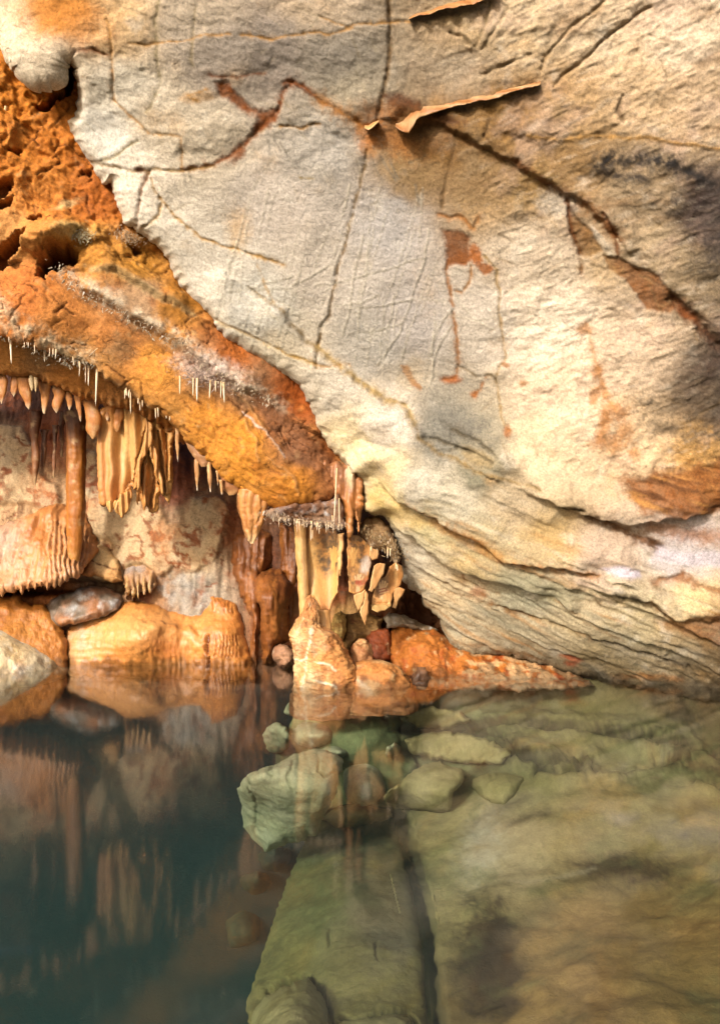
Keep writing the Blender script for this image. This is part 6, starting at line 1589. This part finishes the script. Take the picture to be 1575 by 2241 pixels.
for pl, z, lab, pt in (([(566, 1534), (590, 1522), (640, 1520), (652, 1540), (640, 1566), (600, 1570), (574, 1556)], -.30, 'flat olive stone just under water left of the stalagmite reflection', paint_green),
                       ([(640, 1596), (664, 1580), (720, 1576), (756, 1590), (752, 1622), (720, 1636), (668, 1636), (644, 1622)], -.38, 'broad olive stone under water directly below the stalagmite', paint_green),
                       ([(752, 1668), (776, 1650), (812, 1652), (836, 1680), (842, 1730), (826, 1758), (790, 1766), (758, 1748), (750, 1710)], -.62, 'grey green block under water between the big pale boulder and the wedge', paint_green),
                       ([(690, 1640), (720, 1626), (770, 1632), (790, 1652), (760, 1668), (716, 1664)], -.50, 'small angular olive stone wedged behind the big pale boulder under water', paint_green),
                       ([(800, 1630), (836, 1622), (848, 1650), (838, 1676), (810, 1668)], -.55, 'dim upright stone in the cleft under the stalagmite reflection', paint_kh),
                       ([(660, 1548), (720, 1536), (790, 1540), (800, 1560), (760, 1576), (690, 1574)], -.24, 'flat stone just under water at the stalagmite foot', paint_kh),
                       ([(880, 1560), (940, 1546), (1010, 1556), (1030, 1580), (980, 1596), (910, 1590)], -.22, 'flat olive slab under water right of the round boulder', paint_kh),
                       ([(700, 1790), (740, 1766), (800, 1756), (850, 1764), (862, 1790), (800, 1806), (740, 1812)], -.92, 'shadowed slab end under water at the top of the long tapering slab', paint_kh),
                       ([(730, 2300), (738, 2236), (790, 2228), (860, 2216), (900, 2222), (916, 2250), (920, 2300)], -.95, 'flat angular slab lying on the tapering slab at the bottom edge', paint_kh),
                       ([(884, 1618), (930, 1604), (1000, 1604), (1080, 1622), (1120, 1650), (1090, 1672), (1010, 1672), (950, 1660), (900, 1650)], -.40, 'long flat slab under water behind the wedge shaped rock', paint_kh)):
    cx_ = sum(q[0] for q in pl) / len(pl); cy_ = sum(q[1] for q in pl) / len(pl)
    ys_ = [q[1] for q in pl]; y0_, y1_ = min(ys_), max(ys_)
    if pt is paint_kh and 'behind the wedge' in lab or 'just under water' in lab or 'right of the round' in lab:
        o = relief('submerged_rock', pl, lambda px, py: (CH - np.minimum(shelf_z(px, py) + .10 - .0006 * (py - y0_), -.03)) * F / (py - CY), pt, M['bed'], step=2.6, edge=12, roll=.12, thick=.3, seed=int(cx_), rag=2.0)
        tag(o, lab, 'submerged rock')
        continue
    sub('submerged_rock', pl, [(q[0], q[1], z - .16 * (q[1] - y0_) / (y1_ - y0_) - .05) for q in pl] + [(cx_, cy_, z)], pt, lab, int(cx_), edge=18, roll=.12, thick=.4)
def paint_dark(f):
    f.col = np.ones(f.px.shape + (3,)) * S(74, 78, 62); f.h += f.n(4, 4, 2) * .05
    f.mix(S(96, 100, 78), smooth(.0, .4, f.n(5, 4, 3)), .6)
for i, (pl, z, lab) in enumerate(([[(560, 1870), (600, 1850), (640, 1860), (650, 1890), (620, 1910), (575, 1905)], -1.7, 'dim rock directly under the big green boulder'], [[(520, 1920), (560, 1905), (600, 1915), (610, 1950), (570, 1965), (525, 1955)], -2.0, 'dim rock deeper left of the long slab'],
                                 [[(480, 2010), (530, 1985), (580, 2000), (560, 2060), (500, 2080)], -2.4, 'deepest faint rock left of the long slab'])):
    cx_ = sum(p[0] for p in pl) / len(pl); cy_ = sum(p[1] for p in pl) / len(pl)
    sub('submerged_rock', pl, [(pl[0][0], pl[0][1], z), (pl[2][0], pl[2][1], z), (pl[4][0], pl[4][1], z - .2), (cx_, cy_, z + .15)], paint_dark, lab, 221 + i, edge=20)
# pale segmented rod on the slab
V, C, Q = [], [], []
rod = thing('scale_rod', pix(863, 1960, 2.9), 'thin pale beaded rod lying on the submerged slab', 'rod')
pp = [(855 + i * 1.75, 1916 + i * 7.2) for i in range(12)]
for i, (x, y) in enumerate(pp):
    d = Dwater(y, -1.02)
    rr_ = [(y - 3, x - 1.8, x + 1.8), (y, x - 2.8, x + 2.8), (y + 3, x - 1.8, x + 1.8)]
    loft('bead', rr_, d, M['bed'], (120, 114, 78), (136, 126, 86), .9, 8, 1.5, .02, seed=230 + i, parent=rod)
